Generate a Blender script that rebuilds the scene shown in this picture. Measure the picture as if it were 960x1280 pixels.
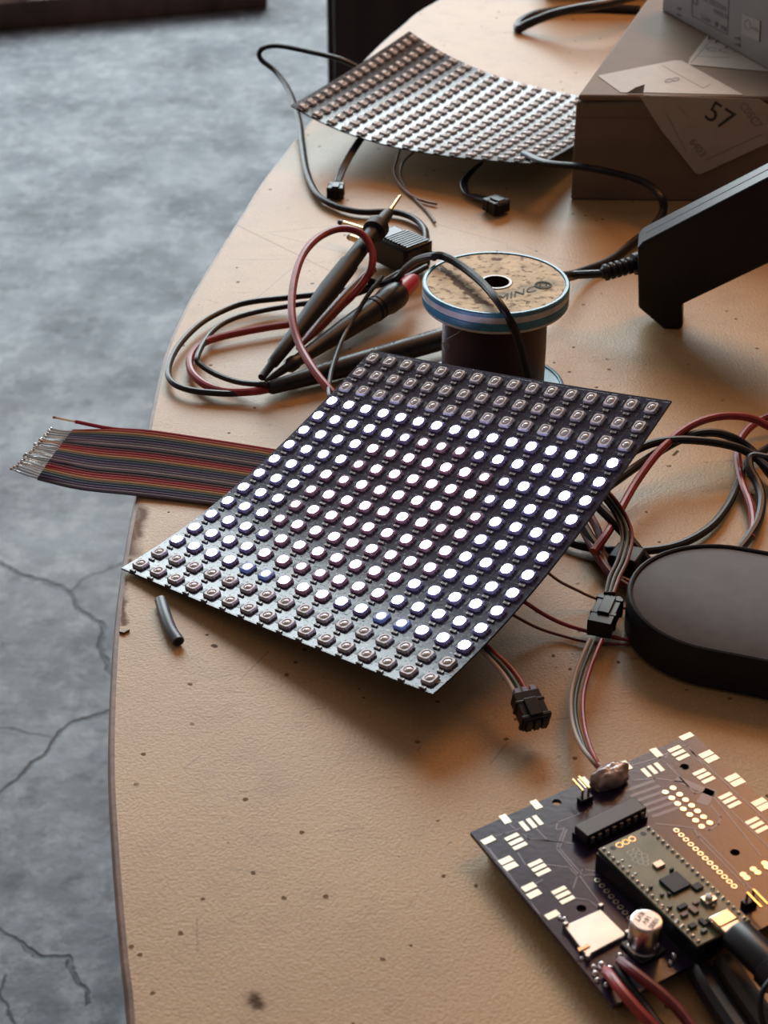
import bpy, bmesh, math, random
import numpy as np
from mathutils import Vector, Matrix

random.seed(7)
for o in list(bpy.data.objects):
    bpy.data.objects.remove(o, do_unlink=True)
SC = bpy.context.scene
COL = SC.collection
PI = math.pi

# ------------------------------------------------------------------ camera
F = 2400.0
TH = math.radians(32.0)
H = 0.42767491
cd = bpy.data.cameras.new('camera')
cam = bpy.data.objects.new('camera', cd)
COL.objects.link(cam)
cam.location = (0, 0, H)
cam.rotation_euler = (PI / 2 - TH, 0, 0)
cd.sensor_fit = 'VERTICAL'
cd.sensor_height = 36.0
cd.sensor_width = 27.0
cd.lens = F / 1280 * 36.0
cd.clip_start = 0.02
cd.clip_end = 60
cd.dof.use_dof = True
cd.dof.focus_distance = 0.78
cd.dof.aperture_fstop = 26
SC.camera = cam

# ------------------------------------------------------------------ world and room light
w = bpy.data.worlds.new('world')
SC.world = w
w.use_nodes = True
w.node_tree.nodes['Background'].inputs['Color'].default_value = (1.0, 0.70, 0.62, 1)
w.node_tree.nodes['Background'].inputs['Strength'].default_value = 0.24

def area(name, loc, target, sx, sy, power, color):
    l = bpy.data.lights.new(name, 'AREA')
    l.shape = 'RECTANGLE'; l.size = sx; l.size_y = sy; l.energy = power; l.color = color
    o = bpy.data.objects.new(name, l); COL.objects.link(o)
    o.location = loc
    o.rotation_euler = (Vector(target) - Vector(loc)).to_track_quat('-Z', 'Y').to_euler()
    return o

# tall daylight opening in the far wall, and a warm lamp beyond the right end of the bench
area('daylight_opening', (-0.9, 10.0, 4.7), (-0.9, 0.0, 4.7), 5.4, 5.2, 1000, (0.84, 0.96, 1.0))
area('floor_fill_light', (-2.5, 4.3, 0.35), (-0.5, 2.6, -0.75), 1.6, 1.9, 78, (0.82, 0.93, 1.0))  # added cool fill that brightens the far floor; no door is built
area('warm_lamp', (0.63, 1.60, 1.03), (0.12, 0.5, 0.0), 0.60, 0.5, 7.5, (1.0, 0.42, 0.13))

SC.view_settings.view_transform = 'Standard'
SC.view_settings.look = 'None'
SC.view_settings.exposure = 0.0
SC.view_settings.gamma = 1.0
SC.view_settings.use_curve_mapping = False

# ------------------------------------------------------------------ pixel <-> world
CM = np.array([[1, 0, 0], [0, -math.sin(TH), math.cos(TH)], [0, -math.cos(TH), -math.sin(TH)]])
def ray(x, y):
    return CM @ np.array([(x - 480) / F, (y - 640) / F, 1.0])
def at(x, y, z=0.0):
    d = ray(x, y)
    p = np.array([0, 0, H]) + d * (z - H) / d[2]
    return Vector((float(p[0]), float(p[1]), float(p[2])))
def atplane(x, y, P, n):
    d = Vector(ray(x, y).tolist()); c = Vector((0, 0, H)); n = Vector(n)
    return c + d * ((Vector(P) - c).dot(n) / d.dot(n))
def V(*a): return Vector(a)

# ------------------------------------------------------------------ materials
def lin(c):
    return tuple((v / 12.92 if v <= 0.04045 else ((v + 0.055) / 1.055) ** 2.4) for v in [k / 255 for k in c])
def newmat(name):
    m = bpy.data.materials.new(name); m.use_nodes = True
    return m, m.node_tree, m.node_tree.nodes['Principled BSDF']
def mat(name, col, rough=0.5, metal=0.0, var=0.0, scale=200.0, bump=0.0, bscale=None, spec=None, coat=0.0,
        emit=None, estr=0.0, col2=None, trans=0.0, ior=None, sss=0.0, alpha=None, stretch=None, sheen=0.0):
    m, nt, b = newmat(name)
    N, L = nt.nodes, nt.links
    b.inputs['Base Color'].default_value = (*col, 1)
    b.inputs['Roughness'].default_value = rough
    b.inputs['Metallic'].default_value = metal
    if spec is not None: b.inputs['Specular IOR Level'].default_value = spec
    b.inputs['Coat Weight'].default_value = coat
    if sheen: b.inputs['Sheen Weight'].default_value = sheen
    if trans: b.inputs['Transmission Weight'].default_value = trans
    if ior: b.inputs['IOR'].default_value = ior
    if sss:
        b.inputs['Subsurface Weight'].default_value = sss
        b.inputs['Subsurface Radius'].default_value = (0.004, 0.003, 0.002)
    if emit:
        b.inputs['Emission Color'].default_value = (*emit, 1)
        b.inputs['Emission Strength'].default_value = estr
    tc = N.new('ShaderNodeTexCoord'); mp = N.new('ShaderNodeMapping')
    L.new(tc.outputs['Object'], mp.inputs['Vector'])
    if stretch: mp.inputs['Scale'].default_value = stretch
    if var or col2:
        n = N.new('ShaderNodeTexNoise'); n.inputs['Scale'].default_value = scale; n.inputs['Detail'].default_value = 5
        L.new(mp.outputs['Vector'], n.inputs['Vector'])
        r = N.new('ShaderNodeMix'); r.data_type = 'RGBA'
        c2 = col2 or tuple(max(0, c * (1 - var)) for c in col)
        c1 = col if col2 else tuple(min(1, c * (1 + var)) for c in col)
        r.inputs[6].default_value = (*c1, 1); r.inputs[7].default_value = (*c2, 1)
        cr = N.new('ShaderNodeMapRange'); cr.inputs[1].default_value = 0.35; cr.inputs[2].default_value = 0.65
        L.new(n.outputs['Fac'], cr.inputs[0]); L.new(cr.outputs[0], r.inputs[0])
        L.new(r.outputs[2], b.inputs['Base Color'])
    if bump:
        n2 = N.new('ShaderNodeTexNoise'); n2.inputs['Scale'].default_value = bscale or scale * 3; n2.inputs['Detail'].default_value = 4
        L.new(mp.outputs['Vector'], n2.inputs['Vector'])
        bp = N.new('ShaderNodeBump'); bp.inputs['Strength'].default_value = 0.6; bp.inputs['Distance'].default_value = bump
        L.new(n2.outputs['Fac'], bp.inputs['Height']); L.new(bp.outputs[0], b.inputs['Normal'])
    return m

def mathn(nt, op, a, b=None, c=None, clamp=False):
    n = nt.nodes.new('ShaderNodeMath'); n.operation = op; n.use_clamp = clamp
    for i, v in enumerate((a, b, c)):
        if v is None: continue
        if isinstance(v, (int, float)): n.inputs[i].default_value = v
        else: nt.links.new(v, n.inputs[i])
    return n.outputs[0]
def vm(nt, op, a, b=None, out=0):
    n = nt.nodes.new('ShaderNodeVectorMath'); n.operation = op
    for i, v in enumerate((a, b)):
        if v is None: continue
        if isinstance(v, (tuple, list, Vector)): n.inputs[i].default_value = v
        elif isinstance(v, (int, float)): n.inputs['Scale'].default_value = v
        else: nt.links.new(v, n.inputs[i] if op != 'SCALE' or i == 0 else n.inputs['Scale'])
    return n.outputs[out]
def segmask(nt, pos, A, B, wd, soft=0.5):
    A = Vector((A[0], A[1], 0)); B = Vector((B[0], B[1], 0)); ba = B - A
    pa = vm(nt, 'SUBTRACT', pos, tuple(A))
    t = mathn(nt, 'DIVIDE', vm(nt, 'DOT_PRODUCT', pa, tuple(ba), 1), ba.dot(ba), clamp=True)
    pr = vm(nt, 'SCALE', vm(nt, 'MULTIPLY', (1, 1, 1), tuple(ba)), t)
    d = vm(nt, 'LENGTH', vm(nt, 'SUBTRACT', pa, pr), None, 1)
    n = nt.nodes.new('ShaderNodeMapRange'); n.interpolation_type = 'SMOOTHSTEP'
    nt.links.new(d, n.inputs[0]); n.inputs[1].default_value = wd * soft; n.inputs[2].default_value = wd
    n.inputs[3].default_value = 1; n.inputs[4].default_value = 0
    return n.outputs[0]
def maxall(nt, ms):
    o = ms[0]
    for m_ in ms[1:]: o = mathn(nt, 'MAXIMUM', o, m_)
    return o
def mixc(nt, f, a, b):
    n = nt.nodes.new('ShaderNodeMix'); n.data_type = 'RGBA'
    if isinstance(f, (int, float)): n.inputs[0].default_value = f
    else: nt.links.new(f, n.inputs[0])
    for i, v in ((6, a), (7, b)):
        if isinstance(v, tuple): n.inputs[i].default_value = (*v, 1)
        else: nt.links.new(v, n.inputs[i])
    return n.outputs[2]
def noise(nt, pos, scale, detail=4, lo=0.4, hi=0.6, rough=0.5):
    n = nt.nodes.new('ShaderNodeTexNoise'); n.inputs['Scale'].default_value = scale; n.inputs['Detail'].default_value = detail
    n.inputs['Roughness'].default_value = rough
    nt.links.new(pos, n.inputs['Vector'])
    r = nt.nodes.new('ShaderNodeMapRange'); r.inputs[1].default_value = lo; r.inputs[2].default_value = hi
    nt.links.new(n.outputs['Fac'], r.inputs[0])
    return r.outputs[0], n.outputs['Fac']
def flatpos(nt, scale=1.0, amp=0.0):
    g = nt.nodes.new('ShaderNodeNewGeometry')
    p = vm(nt, 'MULTIPLY', g.outputs['Position'], (1, 1, 0))
    if amp:
        n = nt.nodes.new('ShaderNodeTexNoise'); n.inputs['Scale'].default_value = scale; n.inputs['Detail'].default_value = 4
        nt.links.new(p, n.inputs['Vector'])
        d = vm(nt, 'SCALE', vm(nt, 'SUBTRACT', n.outputs['Color'], (0.5, 0.5, 0.5)), amp)
        p = vm(nt, 'MULTIPLY', vm(nt, 'ADD', p, d), (1, 1, 0))
    return p

def table_material():
    m, nt, b = newmat('worn_tan_laminate')
    L = nt.links
    p = flatpos(nt)
    c = mixc(nt, noise(nt, p, 9, 4, .35, .65)[0], (0.54, 0.365, 0.170), (0.46, 0.298, 0.130))
    c = mixc(nt, mathn(nt, 'MULTIPLY', noise(nt, p, 60, 6, .5, .75)[0], 0.30), c, (0.30, 0.165, 0.08))
    fine, fraw = noise(nt, p, 900, 3, .35, .7)
    c = mixc(nt, mathn(nt, 'MULTIPLY', fine, 0.38), c, (0.28, 0.165, 0.085))
    # specks and pits
    vo = nt.nodes.new('ShaderNodeTexVoronoi'); vo.inputs['Scale'].default_value = 95; vo.inputs['Randomness'].default_value = 1
    L.new(p, vo.inputs['Vector'])
    gate = noise(nt, p, 47, 3, .46, .50)[0]
    sp = mathn(nt, 'MULTIPLY', mathn(nt, 'LESS_THAN', mathn(nt, 'ADD', vo.outputs['Distance'], mathn(nt, 'MULTIPLY', noise(nt, p, 600, 2)[1], 0.12)), 0.150), gate)
    c = mixc(nt, mathn(nt, 'MULTIPLY', sp, 0.75), c, (0.07, 0.035, 0.018))
    # dents running as short curved scratches
    pw = flatpos(nt, 60, 0.012)
    sw = nt.nodes.new('ShaderNodeTexNoise'); sw.inputs['Scale'].default_value = 55; sw.inputs['Detail'].default_value = 1
    L.new(vm(nt, 'MULTIPLY', pw, (0.35, 2.2, 1)), sw.inputs['Vector'])
    thin = mathn(nt, 'LESS_THAN', mathn(nt, 'ABSOLUTE', mathn(nt, 'SUBTRACT', sw.outputs['Fac'], 0.52)), 0.0035)
    thin = mathn(nt, 'MULTIPLY', thin, noise(nt, p, 24, 2, .52, .6)[0])
    c = mixc(nt, mathn(nt, 'MULTIPLY', thin, 0.38), c, (0.16, 0.085, 0.045))
    # pencil and knife lines
    lines = []
    def P3(x, y): return (200 + x * .375, 240 + y * .375)
    def P4(x, y): return (500 + x * .375, 280 + y * .375)
    for a, q in ((P3(245, 105), P3(580, 270)), (P3(235, 225), P3(455, 225)), (P3(445, 250), P3(310, 365)),
                 (P3(360, 135), P3(600, 110)), (P3(370, 140), P3(640, 210)), (P4(120, 0), P4(355, 65)), (P4(355, 60), P4(360, 85)),
                 (P4(350, 80), P4(600, 130)), (P4(420, 75), P4(540, 135)), ((613, 955), (634, 929)), ((230, 960), (250, 945)),
                 ((246, 1148), (247, 1190)), ((280, 1085), (345, 1092)), ((690, 900), (716, 897)), ((410, 1040), (455, 1035)), ((300, 850), (335, 815))):
        lines.append(segmask(nt, p, at(*a), at(*q), 0.0005))
    lines_m = maxall(nt, lines)
    c = mixc(nt, mathn(nt, 'MULTIPLY', lines_m, 0.36), c, (0.13, 0.07, 0.04))
    # dark wear along the rim by the ribbon cable
    pd = flatpos(nt, 90, 0.010)
    wear = maxall(nt, [segmask(nt, pd, at(164, 610), at(160, 690), 0.008, 0.1), segmask(nt, pd, at(176, 635), at(172, 668), 0.005, 0.1),
                       segmask(nt, pd, at(150, 780), at(158, 700), 0.003, 0.1)])
    c = mixc(nt, mathn(nt, 'MULTIPLY', wear, 0.85), c, (0.12, 0.06, 0.035))
    stain = maxall(nt, [segmask(nt, pd, at(315, 1247), at(317, 1256), 0.004, 0.2), segmask(nt, p, at(808, 507), at(810, 511), 0.0016, 0.6),
                        segmask(nt, p, at(842, 569), at(847, 564), 0.0009, 0.6), segmask(nt, p, at(267, 807), at(269, 808), 0.0013, 0.6)])
    c = mixc(nt, mathn(nt, 'MULTIPLY', stain, 0.85), c, (0.04, 0.018, 0.008))
    L.new(c, b.inputs['Base Color'])
    b.inputs['Roughness'].default_value = 0.45
    L.new(mathn(nt, 'SUBTRACT', 0.38, mathn(nt, 'MULTIPLY', maxall(nt, [wear, stain, sp]), 0.34)), b.inputs['Specular IOR Level'])
    hgt = mathn(nt, 'ADD', mathn(nt, 'MULTIPLY', fraw, 0.9), mathn(nt, 'MULTIPLY', noise(nt, vm(nt, 'MULTIPLY', p, (1.6, .8, 1)), 420, 3)[1], 0.55))
    hgt = mathn(nt, 'SUBTRACT', hgt, mathn(nt, 'MULTIPLY', maxall(nt, [thin, lines[0], sp]), 0.5))
    bp = nt.nodes.new('ShaderNodeBump'); bp.inputs['Strength'].default_value = 0.7; bp.inputs['Distance'].default_value = 0.00025
    L.new(hgt, bp.inputs['Height']); L.new(bp.outputs[0], b.inputs['Normal'])
    return m

def floor_material():
    m, nt, b = newmat('cracked_concrete')
    L = nt.links
    p = flatpos(nt)
    c = mixc(nt, noise(nt, p, 5, 8, .38, .62, .65)[0], (0.185, 0.205, 0.235), (0.115, 0.13, 0.15))
    c = mixc(nt, mathn(nt, 'MULTIPLY', noise(nt, p, 38, 6, .53, .68, .6)[0], 0.75), c, (0.055, 0.06, 0.068))
    c = mixc(nt, mathn(nt, 'MULTIPLY', noise(nt, vm(nt, 'MULTIPLY', p, (1.0, .8, 1)), 30, 8, .48, .62, .7)[0], 0.6), c, (0.34, 0.365, 0.39))
    vo = nt.nodes.new('ShaderNodeTexVoronoi'); vo.inputs['Scale'].default_value = 9; L.new(p, vo.inputs['Vector'])
    sp = mathn(nt, 'LESS_THAN', vo.outputs['Distance'], 0.10)
    c = mixc(nt, mathn(nt, 'MULTIPLY', sp, 0.35), c, (0.06, 0.06, 0.065))
    pc = flatpos(nt, 14, 0.05)
    ms = []
    fz = -0.75
    def chain(pts, wd):
        q = [at(x, y, fz) for x, y in pts]
        for a, d in zip(q, q[1:]): ms.append(segmask(nt, pc, a, d, wd, 0.25))
    chain([(-60, 700), (0, 708), (55, 724), (92, 742), (112, 775), (132, 795), (140, 840)], 0.0042)
    chain([(150, 885), (95, 903), (68, 922), (50, 955), (22, 978), (-20, 1003)], 0.0036)
    chain([(-30, 1150), (0, 1166), (35, 1190), (70, 1197), (80, 1215), (103, 1235), (104, 1246)], 0.0032)
    chain([(92, 742), (122, 718), (165, 705)], 0.0018)
    chain([(68, 922), (30, 920), (-10, 912)], 0.0015)
    chain([(10, 1220), (12, 1290)], 0.0015)
    crack = maxall(nt, ms)
    c = mixc(nt, mathn(nt, 'MULTIPLY', crack, 0.85), c, (0.035, 0.035, 0.04))
    joint = segmask(nt, p, at(-60, 628, fz), at(200, 652, fz), 0.006, 0.2)
    c = mixc(nt, mathn(nt, 'MULTIPLY', joint, 0.3), c, (0.07, 0.07, 0.08))
    L.new(c, b.inputs['Base Color'])
    r = nt.nodes.new('ShaderNodeMapRange'); L.new(noise(nt, p, 7, 6)[1], r.inputs[0])
    r.inputs[1].default_value = .35; r.inputs[2].default_value = .65; r.inputs[3].default_value = .40; r.inputs[4].default_value = .62; b.inputs['Specular IOR Level'].default_value = .28
    L.new(r.outputs[0], b.inputs['Roughness'])
    hg = mathn(nt, 'SUBTRACT', noise(nt, p, 40, 8, rough=.7)[1], mathn(nt, 'MULTIPLY', crack, 1.0))
    bp = nt.nodes.new('ShaderNodeBump'); bp.inputs['Strength'].default_value = 0.6; bp.inputs['Distance'].default_value = 0.003
    L.new(hg, bp.inputs['Height']); L.new(bp.outputs[0], b.inputs['Normal'])
    return m

M = {}
M['table'] = table_material()
M['floor'] = floor_material()
M['rim'] = mat('rim', (0.17, 0.085, 0.045), 0.45, var=.35, scale=60, bump=.0003)
M['black'] = mat('black_rubber', (0.009, 0.010, 0.015), 0.42, spec=.4, var=.2, scale=300, bump=.00008, bscale=2500)
M['blackp'] = mat('black_plastic', (0.007, 0.008, 0.013), 0.36, spec=.35, var=.2, scale=200)
M['blackm'] = mat('black_matte', (0.008, 0.009, 0.014), 0.52, spec=.35, var=.25, scale=400, bump=.00006, bscale=3000)
M['sleeve'] = mat('heat_shrink', (0.016, 0.018, 0.024), 0.42, spec=.4, var=.3, scale=300)
M['red'] = mat('red_wire', (0.30, 0.028, 0.030), 0.38, var=.2, scale=200)
M['dred'] = mat('dark_red', (0.16, 0.022, 0.03), 0.45, var=.3, scale=200)
M['pcb'] = mat('black_soldermask', (0.010, 0.010, 0.017), 0.30, var=.3, scale=150, bump=.00005, bscale=700)
M['led_body'] = mat('led_housing', (0.60, 0.57, 0.58), 0.42, var=.1, scale=500)
M['led_lens'] = mat('led_lens_off', (0.46, 0.44, 0.42), 0.10, coat=.5)
M['cap'] = mat('ceramic_cap', (0.14, 0.10, 0.075), 0.4)
M['tin'] = mat('solder_tin', (0.70, 0.69, 0.66), 0.28, 1.0, var=.15, scale=900)
M['dull'] = mat('dull_tin', (.28, .27, .26), .45, .7)
M['gold'] = mat('gold_pin', (0.80, 0.56, 0.25), 0.25, 1.0)
M['copper'] = mat('copper_strand', (0.62, 0.34, 0.18), 0.35, 1.0)
M['steel'] = mat('nickel_shell', (0.48, 0.47, 0.44), 0.32, 1.0, var=.06, scale=150)
def emat(name, e, s, base=(0.8, 0.8, 0.8)): return mat(name, base, 0.4, emit=e, estr=s)
M['lit_white'] = emat('lit_white', (0.50, 0.56, 1.0), 34.0)
M['lit_pink'] = emat('lit_pink', (0.80, 0.55, 0.85), 26.0)
M['lit_blue'] = emat('lit_blue', (0.45, 0.65, 1.0), 8.0)
M['glow_white'] = emat('glow_white', (0.34, 0.24, 0.62), 0.09, (0.09, 0.08, 0.11))
M['glow_pink'] = emat('glow_pink', (0.60, 0.22, 0.34), 0.09, (0.10, 0.08, 0.10))
M['glow_blue'] = emat('glow_blue', (0.14, 0.24, 0.75), 0.22, (0.14, 0.13, 0.18))

# ------------------------------------------------------------------ mesh builder
def wloc(p):
    v = Vector((0, 0, 0))
    while p is not None:
        v = v + p.location; p = p.parent
    return v
class MB:
    def __init__(s): s.v = []; s.f = []; s.m = []
    def add(s, vs, fs, mi=0):
        k = len(s.v); s.v += [tuple(x) for x in vs]; s.f += [tuple(i + k for i in f) for f in fs]; s.m += [mi] * len(fs)
        return s
    def box(s, c, size, X=(1, 0, 0), Y=(0, 1, 0), Z=None, mi=0):
        c = Vector(c); X = Vector(X).normalized(); Y = Vector(Y); Y = (Y - X * Y.dot(X)).normalized()
        Z = X.cross(Y)
        a, b, d = [k / 2 for k in size]
        vs = [c + X * (a * i) + Y * (b * j) + Z * (d * k) for k in (-1, 1) for j in (-1, 1) for i in (-1, 1)]
        return s.add(vs, [(0, 2, 3, 1), (4, 5, 7, 6), (0, 1, 5, 4), (2, 6, 7, 3), (0, 4, 6, 2), (1, 3, 7, 5)], mi)
    def prism(s, poly, off, mi=0):
        off = Vector(off); n = len(poly); poly = [Vector(p) for p in poly]
        nn = Vector((0, 0, 0))
        for i in range(n): nn += poly[i].cross(poly[(i + 1) % n])
        if nn.dot(off) < 0: poly = poly[::-1]
        vs = poly + [p + off for p in poly]
        fs = [tuple(range(n))[::-1], tuple(range(n, 2 * n))] + [(i, (i + 1) % n, n + (i + 1) % n, n + i) for i in range(n)]
        return s.add(vs, fs, mi)
    def lathe(s, P0, P1, prof, seg=24, mi=0, caps=True, squash=1.0):
        P0 = Vector(P0); P1 = Vector(P1); A = (P1 - P0); ln = A.length; A = A.normalized()
        U = A.cross(Vector((0, 0, 1)))
        if U.length < 1e-3: U = Vector((1, 0, 0))
        U.normalize(); W = A.cross(U)
        vs = []; fs = []
        for t, r in prof:
            for k in range(seg):
                a = 2 * PI * k / seg
                vs.append(P0 + A * (t * ln) + U * (r * math.cos(a)) + W * (r * squash * math.sin(a)))
        for j in range(len(prof) - 1):
            for k in range(seg):
                k2 = (k + 1) % seg
                fs.append((j * seg + k, (j + 1) * seg + k, (j + 1) * seg + k2, j * seg + k2))
        if caps:
            fs.append(tuple(range(seg))); fs.append(tuple((len(prof) - 1) * seg + k for k in range(seg))[::-1])
        return s.add(vs, fs, mi)
    def tube(s, pts, r, seg=10, mi=0, sub=8, flat=1.0, r1=None, smooth=True):
        pts = [Vector(p) for p in pts]
        if smooth and len(pts) > 2: pts = spline(pts, sub)
        n = len(pts); vs = []; fs = []
        T = (pts[1] - pts[0]).normalized()
        U = T.cross(Vector((0, 0, 1)))
        if U.length < 1e-3: U = Vector((1, 0, 0))
        U.normalize()
        for i, p in enumerate(pts):
            T = (pts[min(i + 1, n - 1)] - pts[max(i - 1, 0)]).normalized()
            U = (U - T * U.dot(T)).normalized(); W = T.cross(U)
            rr = r if r1 is None else r + (r1 - r) * i / (n - 1)
            for k in range(seg):
                a = 2 * PI * k / seg
                vs.append(p + U * (rr * math.cos(a) * flat) + W * (rr * math.sin(a)))
        for j in range(n - 1):
            for k in range(seg):
                k2 = (k + 1) % seg
                fs.append((j * seg + k, j * seg + k2, (j + 1) * seg + k2, (j + 1) * seg + k))
        fs.append(tuple(range(seg))[::-1]); fs.append(tuple((n - 1) * seg + k for k in range(seg)))
        return s.add(vs, fs, mi)
    def dome(s, c, r, h, N=(0, 0, 1), seg=14, rings=3, mi=0):
        N = Vector(N).normalized(); U = N.orthogonal().normalized(); W = N.cross(U); c = Vector(c)
        vs = []; fs = []
        for j in range(rings):
            a = PI / 2 * j / rings
            for k in range(seg):
                b = 2 * PI * k / seg
                vs.append(c + (U * math.cos(b) + W * math.sin(b)) * (r * math.cos(a)) + N * (h * math.sin(a)))
        vs.append(c + N * h)
        for j in range(rings - 1):
            for k in range(seg):
                k2 = (k + 1) % seg
                fs.append((j * seg + k, j * seg + k2, (j + 1) * seg + k2, (j + 1) * seg + k))
        for k in range(seg): fs.append(((rings - 1) * seg + k, (rings - 1) * seg + (k + 1) % seg, len(vs) - 1))
        return s.add(vs, fs, mi)
    def mesh(s, name, mats, origin, sharp=35):
        me = bpy.data.meshes.new(name)
        o = Vector(origin)
        me.from_pydata([tuple(Vector(v) - o) for v in s.v], [], s.f)
        for x in (mats if isinstance(mats, (list, tuple)) else [mats]): me.materials.append(x)
        me.polygons.foreach_set('material_index', s.m)
        me.polygons.foreach_set('use_smooth', [True] * len(s.f))
        me.update()
        try: me.set_sharp_from_angle(angle=math.radians(sharp))
        except Exception: pass
        return me
    def build(s, name, mats, parent=None, bevel=0, sharp=35, kind=None, label=None, seg=2, origin=None):
        a = np.array(s.v); lo = a.min(0); hi = a.max(0)
        o = Vector(origin) if origin is not None else Vector(((lo[0] + hi[0]) / 2, (lo[1] + hi[1]) / 2, lo[2]))
        ob = bpy.data.objects.new(name, s.mesh(name, mats, o, sharp)); COL.objects.link(ob)
        ob.location = o - wloc(parent)
        ob.parent = parent
        if bevel:
            md = ob.modifiers.new('bevel', 'BEVEL'); md.width = bevel; md.segments = seg; md.limit_method = 'ANGLE'; md.angle_limit = math.radians(40)
        if kind: ob['kind'] = kind
        if label: ob['label'] = label
        return ob
def spline(p, sub=8):
    out = []
    q = [p[0] * 2 - p[1]] + p + [p[-1] * 2 - p[-2]]
    for i in range(1, len(q) - 2):
        a, b, c, d = q[i - 1:i + 3]
        for k in range(sub):
            t = k / sub
            out.append(0.5 * ((2 * b) + (c - a) * t + (2 * a - 5 * b + 4 * c - d) * t * t + (3 * b - a - 3 * c + d) * t ** 3))
    out.append(p[-1])
    return out
def empty(name, loc, label, cat, group=None):
    o = bpy.data.objects.new(name, None); COL.objects.link(o); o.location = loc
    o.empty_display_size = 0.01
    o['label'] = label; o['category'] = cat
    if group: o['group'] = group
    return o
def tag(o, label, cat, group=None):
    o['label'] = label; o['category'] = cat
    if group: o['group'] = group
    return o
def text(name, body, c, X, Y, size, m, parent=None, depth=0.00005, align='CENTER', sx=1.0):
    cu = bpy.data.curves.new(name, 'FONT'); cu.body = body; cu.size = 1.0; cu.align_x = align; cu.align_y = 'CENTER'
    cu.resolution_u = 3
    t = bpy.data.objects.new('t', cu); COL.objects.link(t)
    dg = bpy.context.evaluated_depsgraph_get()
    me = bpy.data.meshes.new_from_object(t.evaluated_get(dg))
    bpy.data.objects.remove(t, do_unlink=True)
    X = Vector(X).normalized(); Y = Vector(Y).normalized(); N = X.cross(Y).normalized()
    b = MB()
    c = Vector(c)
    vs = [c + X * (v.co.x * size * sx) + Y * (v.co.y * size) + N * (depth) for v in me.vertices]
    b.add(vs, [tuple(p.vertices) for p in me.polygons])
    bpy.data.meshes.remove(me)
    return b.build(name, m, parent)
def px_path(pts):
    return [at(*p) for p in pts]

# ================================================================== SETTING
b = MB(); b.box((0, 3.5, -0.80), (9, 12, 0.1)); fl = b.build('floor', M['floor']); fl['kind'] = 'structure'

wallm = mat('dark_wall_paint', (0.045, 0.038, 0.040), 0.8, var=.1, scale=3)  # unseen dark walls, added to block fill light from behind and the right
b = MB(); b.box((0, -1.6, 1.2), (9, .1, 3.9)); o = b.build('unseen_wall_back', wallm); o['kind'] = 'structure'
b = MB(); b.box((3.6, 2.5, 1.2), (.1, 8.2, 3.9)); o = b.build('unseen_wall_right', wallm); o['kind'] = 'structure'

# brown timber lying on the floor in the distance
wood_d = mat('brown_timber', (0.115, 0.062, 0.045), 0.55, var=.35, scale=8, stretch=(1, 6, 1))
p0 = at(-150, 52, -0.75); p1 = at(335, 10, -0.75)
d = (p1 - p0).normalized(); n = V(-d.y, d.x, 0)
t = empty('timber_plank', (p0 + p1) / 2, 'low brown timber plank lying on the concrete floor at the top left', 'plank')
b = MB(); b.prism([p0, p1, p1 + n * 0.42, p0 + n * 0.42], (0, 0, 0.055)); b.build('board', wood_d, t, bevel=.004)
q0 = p0 + n * .425; q1 = p1 + n * .425
b = MB(); b.prism([q0, q1 - d * .12, q1 - d * .12 + n * .3, q0 + n * .3], (0, 0, 0.05)); b.build('board', wood_d, t, bevel=.004)
# dark item on the plank at the far corner
b = MB(); c = at(0, -8, -0.69); b.box(c + V(-.06, .05, .02), (.24, .09, .04)); b.box(c + V(-.06, .05, .05), (.16, .05, .03))
tag(b.build('tool_case', M['blackm'], bevel=.006), 'black case resting on the brown plank in the far corner', 'case')

# dark cabinet beyond the bench
cabm = mat('dark_brown_laminate', (0.040, 0.027, 0.028), 0.5, var=.25, scale=10, stretch=(4, 4, .5))
cl = at(409, 50, -0.25)
t = empty('cabinet', (cl.x + .35, cl.y + .25, -.75), 'dark brown cabinet standing on the floor behind the bench', 'cabinet')
b = MB(); b.box((cl.x + .35, cl.y + .25, -.40), (.70, .50, .70)); b.build('carcass', cabm, t, bevel=.003)
b = MB(); b.box((cl.x + .17, cl.y - .008, -.40), (.325, .016, .66)); b.build('door', cabm, t, bevel=.002)
b = MB(); b.box((cl.x + .52, cl.y - .008, -.40), (.325, .016, .66)); b.build('door', cabm, t, bevel=.002)

# ================================================================== WORKBENCH
edge_px = [(545, 0), (500, 32), (455, 73), (380, 158), (330, 221), (300, 268), (262, 328), (230, 383), (205, 440), (187, 515), (173, 590), (160, 655),
           (149, 720), (141, 790), (136, 870), (134, 960), (138, 1050), (143, 1120), (150, 1200), (158, 1280)]
ep = [at(*p) for p in edge_px]
far = [V(1.25, 2.2, 0), V(.95, 2.15, 0), V(.6, 1.98, 0), V(.32, 1.78, 0), V(.15, 1.58, 0)]
near = [V(-.066, .33, 0), V(-.035, .24, 0), V(.03, .15, 0), V(.12, .08, 0), V(.26, .03, 0), V(.5, .0, 0), V(1.25, 0, 0)]
outl = spline(far + ep + near, 6)
cen = V(.6, 1.0, 0)
def inset(pts, dd):
    o = []
    for i, p in enumerate(pts):
        a = pts[max(i - 1, 0)]; c = pts[min(i + 1, len(pts) - 1)]
        tt = (c - a).normalized(); nn = V(-tt.y, tt.x, 0)
        if nn.dot(cen - p) < 0: nn = -nn
        o.append(p + nn * dd)
    return o
table = empty('workbench', (.5, .9, -.75), 'curved tan workbench top with worn scratched surface and darker rim', 'table')
inn = inset(outl, .0026)
b = MB(); b.prism([p + V(0, 0, -.028) for p in inn], (0, 0, .028)); b.build('tabletop', M['table'], table)
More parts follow.
